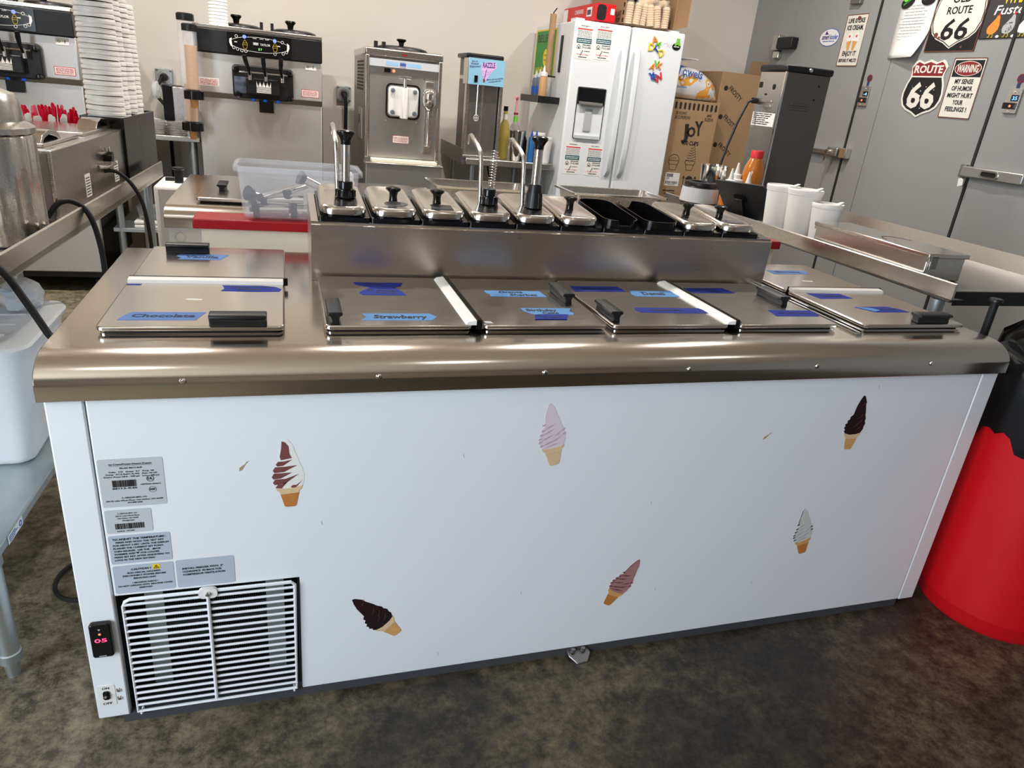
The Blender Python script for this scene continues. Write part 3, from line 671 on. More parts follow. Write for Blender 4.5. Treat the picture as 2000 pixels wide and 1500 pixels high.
def pump(i, lbl, x, y, kind):
    l = jar_lid(i, lbl, False); l.name = 'syrup_pump'; tag(l, lbl, 'pump', 'syrup pumps on the rail')
    z = zat(y, .036)
    if kind == 'tall': MB().lathe([(0, .062), (.017, .062), (.018, .058), (.0205, .04), (.0235, .02), (.0245, 0), (0, 0)], (x, y, z), 20).build('collar', M['black'], l)
    else: MB().lathe([(0, .040), (.0165, .040), (.018, .037), (.018, .022), (.023, .020), (.0235, .002), (.0225, 0), (0, 0)], (x, y, z), 20).build('collar', M['gloss'], l)
    b = MB()
    for k in range(10):
        a = 2*PI*k/10; r0 = .0238
        b.cyl((x+r0*math.cos(a), y+r0*math.sin(a), z+.001), (x+(.0205 if kind == 'tall' else r0)*math.cos(a), y+(.0205 if kind == 'tall' else r0)*math.sin(a), z+(.040 if kind == 'tall' else .018)), .0022, n=5)
    b.build('collar_rib', M['black'], l)
    dx, dy = .010, .0
    if kind != 'spring':
        zc = z+(.062 if kind == 'tall' else .04)
        h_ = .102 if kind != 'tall' else .104
        MB().cyl((x, y, zc-.01), (x, y, zc+h_), .0105 if kind != 'tall' else .0125, n=20).build('plunger', M['chrome'], l)
        MB().lathe([(0, .034), (.018, .034), (.0225, .031), (.0225, .026), (.017, .018), (.013, .010), (.0125, 0), (0, 0)], (x, y, zc+h_-.014), 20).build('plunger_knob', M['gloss'], l)
    else:
        hx = [(x+.004+.009*math.cos(k*2*PI/10)+.00002*k, y+.009*math.sin(k*2*PI/10), z+.038+k*.104/150) for k in range(150)]
        MB().sweep(hx, .0011, 5).build('spring', M['chrome'], l)
    px = x-.018 if kind != 'tall' else x-.025
    py = y+.022
    MB().sweep([(px, py, z-.002), (px-.003, py+.008, z+.10), (px-.004, py+.016, z+.128), (px-.004, py+.05, z+.142), (px-.004, py+.135, z+.163), (px-.004, py+.150, z+.160), (px-.004, py+.156, z+.138)], .0062, 10).build('spout', M['steel'], l)
    return l
pump(0, 'steel syrup pump with black knob beside the clear bin', .545, .640, 'plain')
pump(3, 'steel syrup pump without plunger, its spring bare', .926, .645, 'spring')
pump(4, 'steel syrup pump with tall ribbed black collar', 1.050, .630, 'tall')
# ------------------------------------------------------------------ red topped ledge behind the freezer
t = thing('ledge', 'low white wall ledge with red painted top board', 'ledge', (1.14, 1.0, FZ))
MB().box(.145, .930, .834, 2.125, 1.045, .862).build('top_board', M['red'], t, bevel=.003)
MB().box(.165, .950, FZ, 2.115, 1.03, .834).build('ledge_wall', M['tray'], t)

# clear bin with loose pump parts
t = thing('clear_bin', 'clear plastic bin of loose pump parts on the red ledge', 'bin', (.44, 1.03, .862))
bx0, bx1, by0, by1, bz0, bz1 = .268, .610, .940, 1.135, .8625, 1.012
def bin_wall(x0, x1, y0, y1, z0, z1, r, tp, th, n=5):
    """open tub: outer and inner skins, flaring by tp towards the top"""
    FB = F((0, 0, 0), (1, 0, 0), (0, 1, 0)); b = MB()
    P = [(z0, tp+.012, 0), (z0+.006, tp+.004, 0), (z0+.018, tp, 0), (z1, 0, 0), (z1, th, 0), (z0+.018, tp+th, 0), (z0+.008, tp+th+.006, 0)]
    lo = [[(u, v, z) for u, v in rrect(x0+d, y0+d, x1-d, y1-d, max(.004, r-d*.5), n)] for z, d, _ in P]; k = len(lo[0])
    return b.add([p for l in lo for p in l], [(a*k+q, a*k+(q+1) % k, (a+1)*k+(q+1) % k, (a+1)*k+q) for a in range(len(P)-1) for q in range(k)]+[tuple(range(k)), tuple(range((len(P)-1)*k, len(P)*k))])
bin_wall(bx0, bx1, by0, by1, bz0, bz1, .026, .010, .0022).build('tub', M['haze'], t)
FB = F((0, 0, 0), (1, 0, 0), (0, 1, 0))
MB().ring(FB, rrect(bx0-.010, by0-.010, bx1+.010, by1+.010, .03, 5), rrect(bx0+.0005, by0+.0005, bx1-.0005, by1-.0005, .026, 5), bz1-.004, bz1).ring(FB, rrect(bx0-.010, by0-.010, bx1+.010, by1+.010, .03, 5), rrect(bx0-.008, by0-.008, bx1+.008, by1+.008, .028, 5), bz1-.014, bz1-.004).build('rim', M['haze'], t)
parts = [((.306, .978, .930), (.395, 1.05, .895), 'knob'), ((.334, .975, .926), (.425, 1.0, .955), 'rod'), ((.322, .980, .884), (.405, .985, .886), 'cyl'), ((.428, .982, .884), (.52, .984, .886), 'cyl'), ((.345, 1.005, .912), (.450, .995, .916), 'cyl'),
         ((.405, 1.04, .885), (.50, 1.02, .888), 'cyl'), ((.452, .995, .978), (.560, 1.02, .925), 'knob'), ((.50, 1.05, .890), (.580, 1.06, .890), 'cyl'), ((.310, 1.05, .886), (.39, 1.075, .888), 'cyl'), ((.41, .985, .940), (.465, 1.03, .955), 'rod'), ((.53, .995, .891), (.580, 1.04, .905), 'cyl')]
for i, (a, b_, k) in enumerate(parts):
    o = thing('pump_tube', ['loose pump tube with black knob at the near end of the clear bin', 'loose pump spout rod next to the black knob in the clear bin', 'short loose pump tube lying at the bottom of the clear bin', 'loose pump tube at the bin bottom beside the syrup rail', 'loose pump tube lying across the others in the clear bin', 'loose pump tube lying behind the others in the clear bin', 'loose pump tube with black head standing up in the clear bin', 'loose pump tube at the far inside corner of the clear bin', 'loose pump tube along the back wall of the clear bin', 'loose thin spout rod leaning on the black headed tube', 'loose pump tube hidden at the far end of the clear bin'][i], 'pump part', a, 'loose pump parts in the clear bin')
    a, b_ = Vector(a), Vector(b_); d = (b_-a).normalized()
    r = {'rod': .007, 'knob': .013, 'cyl': .0165}[k]
    MB().cyl(a, b_, r, n=14).build('tube', M['chrome'], o)
    MB().cyl(a-d*.016, a+d*.002, r*(1.7 if k != 'cyl' else 1.12), r*1.15, 14).build('end_cap', M['gloss'], o)

# hotel pans on the second freezer
def hotel_pan(x0, x1, y0, y1, z, h, lbl, name='hotel_pan', m='steel'):
    o = thing(name, lbl, 'pan', ((x0+x1)/2, (y0+y1)/2, z-h), 'steel food pans on the second freezer')
    bin_wall(x0+.016, x1-.016, y0+.016, y1-.016, z-h, z, .03, .012, .0012).build('pan_body', M[m], o)
    MB().ring(FB, rrect(x0, y0, x1, y1, .022, 5), rrect(x0+.0163, y0+.0163, x1-.0163, y1-.0163, .0297, 5), z, z+.0025).ring(FB, rrect(x0, y0, x1, y1, .022, 5), rrect(x0+.003, y0+.003, x1-.003, y1-.003, .02, 5), z-.005, z).build('pan_rim', M['lidsteel'], o)
hotel_pan(.995, 1.455, 1.745, 2.01, .880, .079, 'empty rectangular steel pan behind the syrup pumps')
hotel_pan(1.630, 2.115, 1.770, 2.04, .880, .079, 'empty rectangular steel pan in front of the fridge')

def plain_lid(x0, x1, y0, y1, lbl, hx=None, al='y'):
    o = thing('flip_hatch', lbl, 'lid', ((x0+x1)/2, (y0+y1)/2, .80))
    MB().fp(FT_, rrect(x0+.012, y0+.012, x1-.012, y1-.012, .010), .8005, .808).build('gasket', M['rubber'], o)
    MB().fp(FT_, rrect(x0, y0, x1, y1, .012), .807, .820).build('lid_panel', M['lidsteel'], o, bevel=.003)
    if hx: handle(*hx, .820, o, al)
plain_lid(.09, .44, 1.555, 2.16, 'steel lid with hourglass handle on the second freezer, by the clear bin', (.148, .185, 1.72, 1.84), 'y')
plain_lid(.52, .96, 1.57, 2.18, 'steel flip lid on the second freezer behind the small knobbed lids', (.66, .69, 1.90, 2.02), 'y')
o = MB().lathe([(0, .085), (.006, .08), (.012, .07), (.010, .055), (.016, .04), (.012, .028), (.018, .012), (.014, 0), (0, 0)], (.655, 1.80, .826), 12).build('nozzle', M['foam']); tag(o, 'small ribbed white nozzle standing behind the clear bin', 'nozzle')

# white textured bin left of the second freezer
t = thing('ingredient_bin', 'white textured bin with black knob left of the second freezer', 'bin', (-.02, 2.5, FZ))
MB().box(-.175, 2.36, .20, .16, 2.66, .735).build('bin_body', M['foam'], t, bevel=.02, seg=3)
MB().lathe([(0, .070), (.026, .070), (.028, .064), (.020, .058), (.019, .004), (.022, 0), (0, 0)], (-.075, 2.46, .735), 16).build('knob', M['black'], t)
MB().box(-.14, 2.50, .735, -.095, 2.53, .75).build('latch', M['black'], t)
b = MB()
for x in (-.15, .13):
    for y in (2.39, 2.63): b.cyl((x, y, FZ), (x, y, .21), .014, n=8)
b.build('stand', M['dull'], t)

# ------------------------------------------------------------------ left work table (turned a little)
t = thing('work_table', 'steel work table on the left with upturned edge and lower shelf', 'table', (-.5, 1.0, FZ))
A, B = Vector((-.172, .05, 0)), Vector((-.086, 2.08, 0)); tl = (B-A).length
FL = F((A.x, A.y, 0), (B-A), (-(B-A).y, (B-A).x, 0))     # u along the right edge to the back, v to the left, n up
MB().fb(FL, 0, .0, .815, tl, .62, .835).build('table_top', M['steel'], t, bevel=.003)
MB().prism([FL(0, .0, .815), FL(0, .0, .873), FL(0, .004, .876), FL(0, .008, .873), FL(0, .008, .815)], FL.U*tl).build('raised_edge', M['steel'], t)
for u, v in ((.135, .040), (.135, .56), (1.0, .56), (tl-.1, .56), (tl-.1, .05)):
    p = FL(u, v, 0); lg = MB().cyl((p.x, p.y, FZ+.045), (p.x, p.y, .815), .0205, n=18).build('leg', M['galv'], t)
    MB().lathe([(.0205, .07), (.0235, .068), (.0235, .045), (.0205, .043)], (p.x, p.y, FZ-.002), 18).lathe([(0, .045), (.016, .045), (.013, 0), (0, 0)], (p.x, p.y, FZ), 14).build('foot', M['galv'], lg)
    if u < 1.2: MB().lathe([(.0205, .36), (.0245, .355), (.0245, .275), (.0205, .27)], (p.x, p.y, 0), 18).build('shelf_clamp', M['galv'], lg)
sh = MB().fb(FL, .10, .012, .300, 1.05, .60, .322).build('shelf', M['galv'], t, bevel=.003)
s_ = F(FL(0, 0.0112, 0), FL.U, (0, 0, 1))
st = MB().fb(s_, .165, .301, .0002, .245, .321, .0009).build('shelf_sticker', M['paper'], sh)
b = MB(); b.scribble(s_, .17, .315, .205, .002, .0015, 3).scribble(s_, .17, .310, .215, .002, .0015, 3).scribble(s_, .17, .305, .20, .002, .0015, 3).ring(s_, circle(.232, .311, .007, 16), circle(.232, .311, .0045, 16), .001, .0015); b.build('lettering', M['blueink'], st)

# frosted tote on the shelf
t = thing('storage_tote', 'frosted clear storage tote with lid on the left table shelf', 'tote', (-.47, .6, .322))
bin_wall(-.84, -.186, .50, .875, .3225, .62, .05, .022, .0025).build('tub', M['tote'], t)
LP = [(.617, .006), (.628, .010), (.636, .006), (.640, -.002)]
lo = [[(u, v, z) for u, v in rrect(-.84-d, .50-d, -.186+d, .875+d, .055, 6)] for z, d in ((.616, .008), (.628, .012), (.635, .008), (.637, .0), (.637, -.03), (.628, -.042))]; k = len(lo[0])
MB().add([p for l in lo for p in l], [(a*k+q, a*k+(q+1) % k, (a+1)*k+(q+1) % k, (a+1)*k+q) for a in range(5) for q in range(k)]+[tuple(range(k)), tuple(range(5*k, 6*k))]).build('tote_lid', M['tote'], t)
b = MB()
for y in (.60, .68, .76): b.sweep([(-.78, y, .629), (-.40, y+.003, .630), (-.25, y+.012, .629)], .003, 6)
b.build('lid_rib', M['tote'], t)

# bagged cups on the tote
rb = random.Random(3)
def bag(name, lbl, c, rx, ry, h, m, sub=1):
    b = MB(); pf = []
    for i in range(9):
        a = i/8; r = (1-abs(2*a-1)**3*.35)*(1 if a < .55 else 1-.35*(a-.55)/.45); pf.append((r, a*h))
    n = 22; rings = []
    for j, (r, z) in enumerate(pf):
        rings.append([b.bm.verts.new((c[0]+rx*r*math.cos(2*PI*k/n)*(1+rb.uniform(-.10, .10)), c[1]+ry*r*math.sin(2*PI*k/n)*(1+rb.uniform(-.10, .10)), c[2]+z+rb.uniform(-.006, .006)*(j > 0))) for k in range(n)])
    for A_, B_ in zip(rings, rings[1:]):
        for k in range(n): b.bm.faces.new((A_[k], A_[(k+1) % n], B_[(k+1) % n], B_[k]))
    b.bm.faces.new(rings[0][::-1]); b.bm.faces.new(rings[-1])
    return b, name, lbl
M['bagw'] = mat('white film', (.92, .93, .96, 1), .25, 0, .06, 30, alpha=.62)
M['cupblue'] = mat('pale blue cup', S(170, 205, 235), .5, 0, .04)
M['cuppink'] = mat('pale pink cup', S(236, 196, 204), .5, 0, .04)
t = thing('cup_bag', 'crinkled clear bag of pale blue cups on the tote', 'bag', (-.268, .815, .637))
b, *_ = bag('', '', (-.268, .815, .638), .052, .060, .072, ''); b.build('film', M['bagw'], t, smooth=25)
for i, (dx, dy) in enumerate(((-.02, -.03), (.02, .02))): MB().lathe([(0, .048), (.022, .048), (.018, 0), (0, 0)], (-.262+dx*.7, .81+dy*.8, .642), 14).build('cup', M['cupblue'], t)
t = thing('cup_bag', 'crinkled clear bag of pale pink cups on the tote, rear one', 'bag', (-.372, .825, .637))
b, *_ = bag('', '', (-.372, .825, .638), .050, .050, .118, ''); b.build('film', M['bagw'], t, smooth=25)
for i, (dx, dy) in enumerate(((-.02, -.02), (.02, .02))): MB().lathe([(0, .078), (.021, .078), (.018, 0), (0, 0)], (-.370+dx*.6, .82+dy*.6, .645), 14).build('cup', M['cuppink'], t)

# ribbed steel urn
t = thing('steel_urn', 'tall ribbed steel urn at the left edge of the picture', 'urn', (-.25, .72, .835))
b = MB(); n = 72; rings = []
for z, r in ((.836, .112), (.842, .118), (1.074, .118), (1.080, .115)):
    rings.append([b.bm.verts.new((-.275+math.cos(2*PI*k/n)*r*(1+.022*math.cos(2*PI*k*18/n)), .72+math.sin(2*PI*k/n)*r*(1+.022*math.cos(2*PI*k*18/n)), z)) for k in range(n)])
for A_, B_ in zip(rings, rings[1:]):
    for k in range(n): b.bm.faces.new((A_[k], A_[(k+1) % n], B_[(k+1) % n], B_[k]))
b.bm.faces.new(rings[0][::-1]); b.bm.faces.new(rings[-1])
b.build('urn_body', M['steel'], t, smooth=60)
MB().lathe([(.112, 1.080), (.124, 1.084), (.124, 1.096), (.112, 1.104), (.102, 1.108), (.100, 1.150), (.092, 1.166), (.070, 1.174), (0, 1.178)], (-.275, .72, 0), 32).build('urn_lid', M['steel'], t)

# steel topping warmer
t = thing('topping_warmer', 'rectangular steel topping warmer with two arched lids on left table', 'warmer', (-.33, 1.35, .835))
Fw = F((-.188, .955, 0), FL.U, (0, 0, 1))      # its right side, n towards the freezer
MB().fb(Fw, 0, .8355, -.40, .78, 1.020, 0).build('warmer_body', M['steel'], t, bevel=.004)
MB().fb(Fw, -.003, .8355, -.39, 0, 1.012, -.01).build('end_panel', M['dull'], t)
b = MB()
for u in (.05, .42): b.fb(Fw, u, 1.020, -.36, u+.32, 1.030, -.03)
b.build('lid_panel', M['lidsteel'], t, bevel=.003)
for u in (.06, .60):
    ar = [(u+.0, 1.028), (u+.03, 1.05), (u+.08, 1.060), (u+.15, 1.050), (u+.185, 1.024), (u+.175, 1.020), (u+.14, 1.036), (u+.08, 1.046), (u+.04, 1.038), (u+.012, 1.022)]
    MB().fp(Fw, ar, -.10, -.04).build('lid_arch', M['chrome'], t, bevel=.002)
hb = MB().sweep([Fw(.42, .93, 0), Fw(.44, .928, .018), Fw(.55, .928, .018), Fw(.57, .93, 0)], .006, 8).build('pull_handle', M['steel'], t)
MB().lathe([(0, .026), (.016, .026), (.018, 0), (0, 0)], Fw(.50, .955, 0), 14, Fw.N).build('dial', M['gloss'], t)
b = MB()
for u in (.475, .515): MB().sweep([Fw(u, .965, 0), Fw(u, .97, .012), Fw(u, .985, .012)], .004, 6).build('thumb_screw', M['chrome'], t)
b.bm.free()
for u, lb_ in ((.26, 'white rating label on the warmer side'), (.60, 'second white label on the warmer side')):
    q = lab(MB().fb(Fw, u, .858, .0002, u+.055, .925, .0008).build('rating_label', M['paper'], t), lb_)
    b = MB()
    for i in range(7): b.scribble(Fw, u+.006, .864+i*.008, u+.048, .003, .0012, 4)
    b.build('lettering', M['ink'], q)

# dispenser of white lids
t = thing('cup_dispenser', 'black box dispenser on the left table full of nested white cups', 'dispenser', (-.25, 1.95, .835))
Fd = F((-.146, 1.715, 0), FL.U, (0, 0, 1))
b = MB()
for (u0, n0, u1, n1) in ((0, -.006, .52, 0), (0, -.14, .52, -.134), (0, -.14, .006, 0), (.514, -.14, .52, 0), (.245, -.14, .251, 0)): b.fb(Fd, u0, .8355, n0, u1, 1.058, n1)
b.build('dispenser_box', M['gloss'], t, bevel=.0015)
MB().fb(Fd, .004, .8355, -.136, .516, .85, -.004).build('base_board', M['black'], t)
lidm = None
nn = 0
LST = [(.070, -.068, 1.62, .062), (.19, -.070, 1.64, .056), (.30, -.068, 1.58, .056), (.40, -.068, 1.44, .056), (.475, -.070, 1.32, .040)]
# each stack leans and its lids are things of their own
for si, (u, nn_, ztop, r) in enumerate(LST):
    z = 1.046; k = 0
    proto = None
    side = ['stack nearest the steel urn', 'second stack from the urn', 'middle stack', 'fourth stack', 'stack nearest the wall'][si]
    while z < ztop:
        p = Fd(u-.03*(z-1.05)+rb.uniform(-.0015, .0015), z, nn_+rb.uniform(-.0015, .0015))
        if proto is None:
            rr = r
            proto = MB().lathe([(0, .0155), (rr*.90, .0155), (rr*.955, .0145), (rr*.975, .009), (rr, .008), (rr, 0), (rr*.96, 0), (rr*.9, .004), (0, .004)], (0, 0, 0), 26).build('nested_cup', M['plastic'])
            o = proto
        else:
            o = proto.copy(); COL.objects.link(o)
        o.location = p; o.rotation_euler = (rb.uniform(-.03, .03), rb.uniform(-.03, .03), 0)
        tag(o, 'white nested cup, '+ordinal(k)+' above the black dispenser, in the '+side, 'cup', 'nested white cups, '+side)
        z += .0165; k += 1

# spoons standing in a tub behind the warmer
t = thing('spoon_tub', 'clear tub holding red and white spoons behind the warmer', 'tub', (-.405, 1.875, .835))
MB().lathe([(0, .002), (.080, .002), (.092, .17), (.090, .17), (.078, .004), (0, .004)], (-.405, 1.875, .835), 24, sx=1.15).build('tub_wall', M['clear'], t)
red = MB().prism([(-.006, -.0015, 0), (.006, -.0015, 0), (.0056, -.0015, .13), (.0062, -.0015, .165), (.0066, -.0015, .190), (.0045, -.0015, .197), (0, -.0015, .199), (-.0045, -.0015, .197), (-.0066, -.0015, .190), (-.0062, -.0015, .165), (-.0056, -.0015, .13)], (0, .003, 0)).build('red_spoon', M['straw'])
wht = MB().prism([(-.007, -.0015, 0), (.007, -.0015, 0), (.0085, -.0015, .165), (.005, -.0015, .172), (-.005, -.0015, .172), (-.0085, -.0015, .165)], (0, .003, 0)).build('white_spoon', M['plastic'])
for i in range(70):
    o = red if i == 0 else red.copy()
    if i: COL.objects.link(o)
    px_ = rb.uniform(-1, 1); o.location = (-.405+px_*.080, 1.875+rb.uniform(-.05, .055), .860+rb.uniform(-.012, .03)-.02*abs(px_)); o.rotation_euler = (rb.uniform(-.10, .10), px_*.22+rb.uniform(-.08, .08), rb.uniform(-.9, .9)); o.scale = (.80, 1, 1.0)
    tag(o, 'bright red plastic spoon standing upright behind the topping warmer', 'spoon', 'red spoons in the tub')
for i in range(9):
    o = wht if i == 0 else wht.copy()
    if i: COL.objects.link(o)
    o.location = (-.42+rb.uniform(-.05, .075), 1.800+rb.uniform(-.008, .010), .872+rb.uniform(-.01, .012)); o.rotation_euler = (rb.uniform(-.1, .1), rb.uniform(-.12, .12), rb.uniform(-.5, .5))
    tag(o, 'white plastic spoon standing in front of the red spoons', 'spoon', 'white spoons in the tub')

# cables over the table edge
for pts, r, lbl in (([(-.187, 1.43, .895), (-.165, 1.44, .91), (-.13, 1.45, .905), (-.09, 1.46, .86), (-.065, 1.47, .78), (-.055, 1.47, .60), (-.06, 1.46, .3), (-.09, 1.45, FZ+.01)], .0065, 'black power cord hanging from the warmer side over the table edge'),
                    ([(-.21, .93, .85), (-.185, .95, .885), (-.155, .97, .887), (-.125, .975, .86), (-.105, .965, .80), (-.095, .95, .70), (-.10, .93, .5), (-.14, .88, FZ+.01)], .0075, 'black power cord bulging over the table edge near the steel urn'),
                    ([(-.30, .33, .875), (-.24, .34, .883), (-.18, .35, .882), (-.14, .345, .855), (-.105, .33, .80), (-.070, .31, .74), (-.045, .29, .70), (-.04, .28, .5), (-.06, .3, .2), (-.09, .35, FZ+.01)], .0075, 'black power cord crossing in front of the storage tote')):
    cu = [Vector(p) for p in pts]; sm = []
    for i in range(len(cu)-1):
        p0, p1, p2, p3 = cu[max(i-1, 0)], cu[i], cu[i+1], cu[min(i+2, len(cu)-1)]
        for q in range(6):
            s_ = q/6; sm.append(.5*((2*p1)+(p2-p0)*s_+(2*p0-5*p1+4*p2-p3)*s_*s_+(3*p1-p0-3*p2+p3)*s_**3))
    sm.append(cu[-1])
    tag(MB().sweep(sm, r, 10).build('power_cord', M['rubber']), lbl, 'cord')
lp = [(-.13+.07*math.cos(a), .50+.09*math.sin(a), FZ+.007+.004*a/6) for a in [i*2*PI/30 for i in range(36)]]
tag(MB().sweep([(-.02, .50, FZ+.01)]+lp+[(-.02, .45, FZ+.012)], .006, 8).build('floor_cord', M['rubber']), 'loop of dark cord on the floor beside the front freezer', 'cord')
# ------------------------------------------------------------------ soft serve machines on the back wall
def crown(b, f, u, v, wd, hg, n):
    """five pointed crown with stripes"""
    for i in range(5):
        y0 = v+hg*.10*i; b.fb(f, u-wd/2, y0, n-.0004, u+wd/2, y0+hg*.055, n)
    for i in range(5):
        x = u-wd/2+wd*(i+.0)/4; q = wd/8
        b.fp(f, [(max(x-q, u-wd/2), v+hg*.50), (min(x+q, u+wd/2), v+hg*.50), (x, v+hg*(1.0 if i % 2 == 0 else .98))], n-.0004, n)
FY = F((0, 3.2, 0), (1, 0, 0), (0, 0, 1))
t = thing('soft_serve_machine', 'twin soft serve machine with black control band, beside the cone tubes', 'machine', (.285, 3.6, FZ))
MX0, MX1 = -.042, .612
MB().box(MX0, 3.21, .10, MX1, 4.02, 1.095).build('lower_panel', M['panel'], t, bevel=.006)
MB().box(MX0, 3.185, 1.118, MX1, 4.02, 1.318).build('front_panel', M['panel'], t, bevel=.004)
MB().prism([(MX0, 3.185, 1.118), (MX0, 3.21, 1.092), (MX0, 4.0, 1.092), (MX0, 4.0, 1.118)], (MX1-MX0, 0, 0)).build('drip_ledge', M['dull'], t)
for x in (MX0-.003, MX1): MB().box(x, 3.23, .10, x+.003, 4.0, 1.085).build('side_panel', M['gloss'], t)  # black sheets added to paint in the dark reflection on the steel sides
fa = [(MX0-.004, 1.318), (MX1, 1.318), (MX1, 1.430), (MX0-.004, 1.430)]
MB().prism([(x, 3.168-.010*math.sin(PI*(x-MX0)/(MX1-MX0)), 1.318) for x in [MX0+(MX1-MX0)*i/10 for i in range(11)]]+[(MX1, 3.9, 1.318), (MX0, 3.9, 1.318)], (0, 0, .113)).build('control_band', M['black'], t, bevel=.004)
MB().box(MX0, 3.165, 1.431, MX1, 4.02, 1.452).build('top_cover', M['steel'], t, bevel=.004)
MB().box(MX0+.02, 3.25, .06, MX1-.02, 3.98, .10).build('base_frame', M['black'], t)
for x in (MX0+.06, MX1-.06):
    for y in (3.30, 3.92):
        MB().cyl((x-.014, y, FZ+.04), (x+.014, y, FZ+.04), .04, n=16).build('caster', M['rubber'], t)
Fc = F((0, 3.157, 0), (1, 0, 0), (0, 0, 1))
cp = MB().fp(Fc, rrect(.126, 1.326, .450, 1.426, .004), -.004, .0015).build('control_panel', M['gloss'], t)
b = MB(); N3 = .0024
b.stroke(Fc, circle(.288, 1.376, .150, 40, ry=.036), .0016, .0015, N3, True)
b.fp(Fc, [(.137, 1.392), (.150, 1.399), (.147, 1.388), (.150, 1.362), (.158, 1.352), (.143, 1.358), (.136, 1.374)], .0015, N3+.0002)
b.fp(Fc, [(.439, 1.392), (.426, 1.399), (.429, 1.388), (.426, 1.362), (.418, 1.352), (.433, 1.358), (.440, 1.374)], .0015, N3+.0002)
crown(b, Fc, .268, 1.374, .026, .015, N3); b.text(Fc, 'TAYLOR', .316, 1.374, .011, N3, fit=.052)
for u, s_ in ((.263, 'WASH'), (.298, 'AUTO'), (.327, 'OFF')): b.text(Fc, s_, u, 1.4035, .0055, N3, fit=.02)
PT = [(.172, 1.408), (.404, 1.401), (.157, 1.352), (.176, 1.346), (.197, 1.341), (.217, 1.340), (.365, 1.340), (.407, 1.346), (.424, 1.354)]
for u, v in PT: b.ring(Fc, circle(u, v, .0075, 16), circle(u, v, .0055, 16), .0015, N3+.0004)
for u in (.183, .400): b.scribble(Fc, u-.022, 1.378, u-.008, .004, N3, 2)
b.build('lettering', M['plastic'], cp)
b = MB()
for u, v in PT: b.fp(Fc, circle(u, v, .0055, 12), .0015, N3+.0003)
b.build('button', M['gloss'], cp)
b = MB()
for u, v in ((.212, 1.409), (.365, 1.404)): b.fp(Fc, circle(u, v, .0092, 18), .0015, .0034)
b.build('lit_button', M['ledblue'], cp)
b = MB(); b.text(Fc, 'E 7', .290, 1.350, .010, N3+.0006).build('digits', M['lcdgreen'], cp)
b = MB()
for u in (.214, .366):
    b.stroke(Fc, [(u-.012, 1.370), (u-.007, 1.352), (u+.007, 1.352), (u+.012, 1.370)], .0012, .0015, N3, True); b.stroke(Fc, [(u-.012, 1.372), (u-.008, 1.384), (u, 1.394), (u+.008, 1.384), (u+.012, 1.372)], .0012, .0015, N3); b.stroke(Fc, [(u-.010, 1.378), (u+.010, 1.380)], .0012, .0015, N3)
b.build('cone_symbol', M['yellow'], cp)
# dispensing door
dd = MB().fp(FY, rrect(.142, 1.104, .456, 1.272, .022), .012, .050).build('dispensing_door', M['black'], t, bevel=.006)
MB().fp(FY, rrect(.212, 1.128, .385, 1.212, .006), .050, .098).build('draw_valve_block', M['black'], dd, bevel=.006)
MB().fb(FY, .150, 1.130, .049, .211, 1.212, .053).build('side_plate', M['greybl'], dd)
b = MB(); crown(b, F((0, 3.101, 0), (1, 0, 0), (0, 0, 1)), .302, 1.140, .074, .058, .0008); b.build('lettering', M['plastic'], dd)
for u, v in ((.162, 1.250), (.437, 1.250), (.168, 1.122), (.437, 1.118)):
    MB().lathe([(0, .03), (.012, .028), (.016, .012), (.018, 0)], (u, 3.152, v), 8, (0, -1, 0)).build('hand_screw', M['gloss'], dd)
for u, le in ((.228, -.018), (.308, -.004), (.392, .002)):
    MB().sweep([(u+.006, 3.09, 1.225), (u, 3.075, 1.258), (u+le*.6, 3.062, 1.290), (u+le, 3.058, 1.318)], [.006, .008, .012, .0115], 10).build('draw_handle', M['gloss'], dd)
    MB().cyl((u+.006, 3.10, 1.20), (u+.006, 3.10, 1.245), .010, n=12).build('valve', M['chrome'], dd)
MB().cyl((.180, 3.115, 1.238), (.425, 3.115, 1.238), .005, n=8).build('pivot_pin', M['chrome'], dd)
for u in (.245, .305, .372): MB().lathe([(.012, .012), (.012, 0), (.007, 0), (.007, .012)], (u, 3.125, 1.095), 12).build('nozzle', M['bluecap'], dd)
MB().fb(FY, .273, 1.036, .0, .348, 1.100, .016).build('drip_tag', M['black'], t)
q = lab(MB().fb(FY, .498, 1.136, .0155, .594, 1.176, .0162).build('warning_label', M['pinkred'], t), 'red bordered warning sticker')
MB().fb(FY, .501, 1.139, .0162, .591, 1.173, .0165).build('label_face', M['paper'], q)
b = MB()
for i in range(5): b.scribble(FY, .506, 1.144+i*.0056, .586, .0026, .0169, 6)
b.build('lettering', M['pinkred'], q)
q = lab(MB().fb(FY, -.030, 1.150, .0155, .072, 1.190, .0162).build('warning_label', M['paper'], t), 'pale pink and white sticker')
b = MB()
for i in range(5): b.scribble(FY, -.024, 1.155+i*.0064, .064, .003, .0166, 6)
b.build('lettering', M['pinkred'], q)
q = MB().fb(FY, .522, 1.278, .0155, .580, 1.310, .0175).build('power_switch', M['plastic'], t)
MB().ring(FY, circle(.536, 1.294, .006, 14), circle(.536, 1.294, .0045, 14), .0175, .0181).fb(FY, .562, 1.287, .0175, .565, 1.301, .0181).build('lettering', M['ink'], q)
for cx, w_ in ((.185, .115), (.470, .125)):
    hl = MB().lathe([(0, .026), (.75, .024), (.95, .016), (1.0, .004), (1.0, 0), (0, 0)], (cx, 3.42, 1.452), 28, sx=w_, sy=.16).build('hopper_lid', M['black'], t)
    MB().lathe([(0, .045), (.026, .044), (.030, .036), (.018, .022), (.014, .0), (0, 0)], (cx-.02, 3.36, 1.476), 16).build('lid_knob', M['gloss'], hl)
for x in (.290, .345):
    MB().box(x, 3.24, 1.452, x+.016, 3.27, 1.492).build('hopper_clip', M['black'], t)
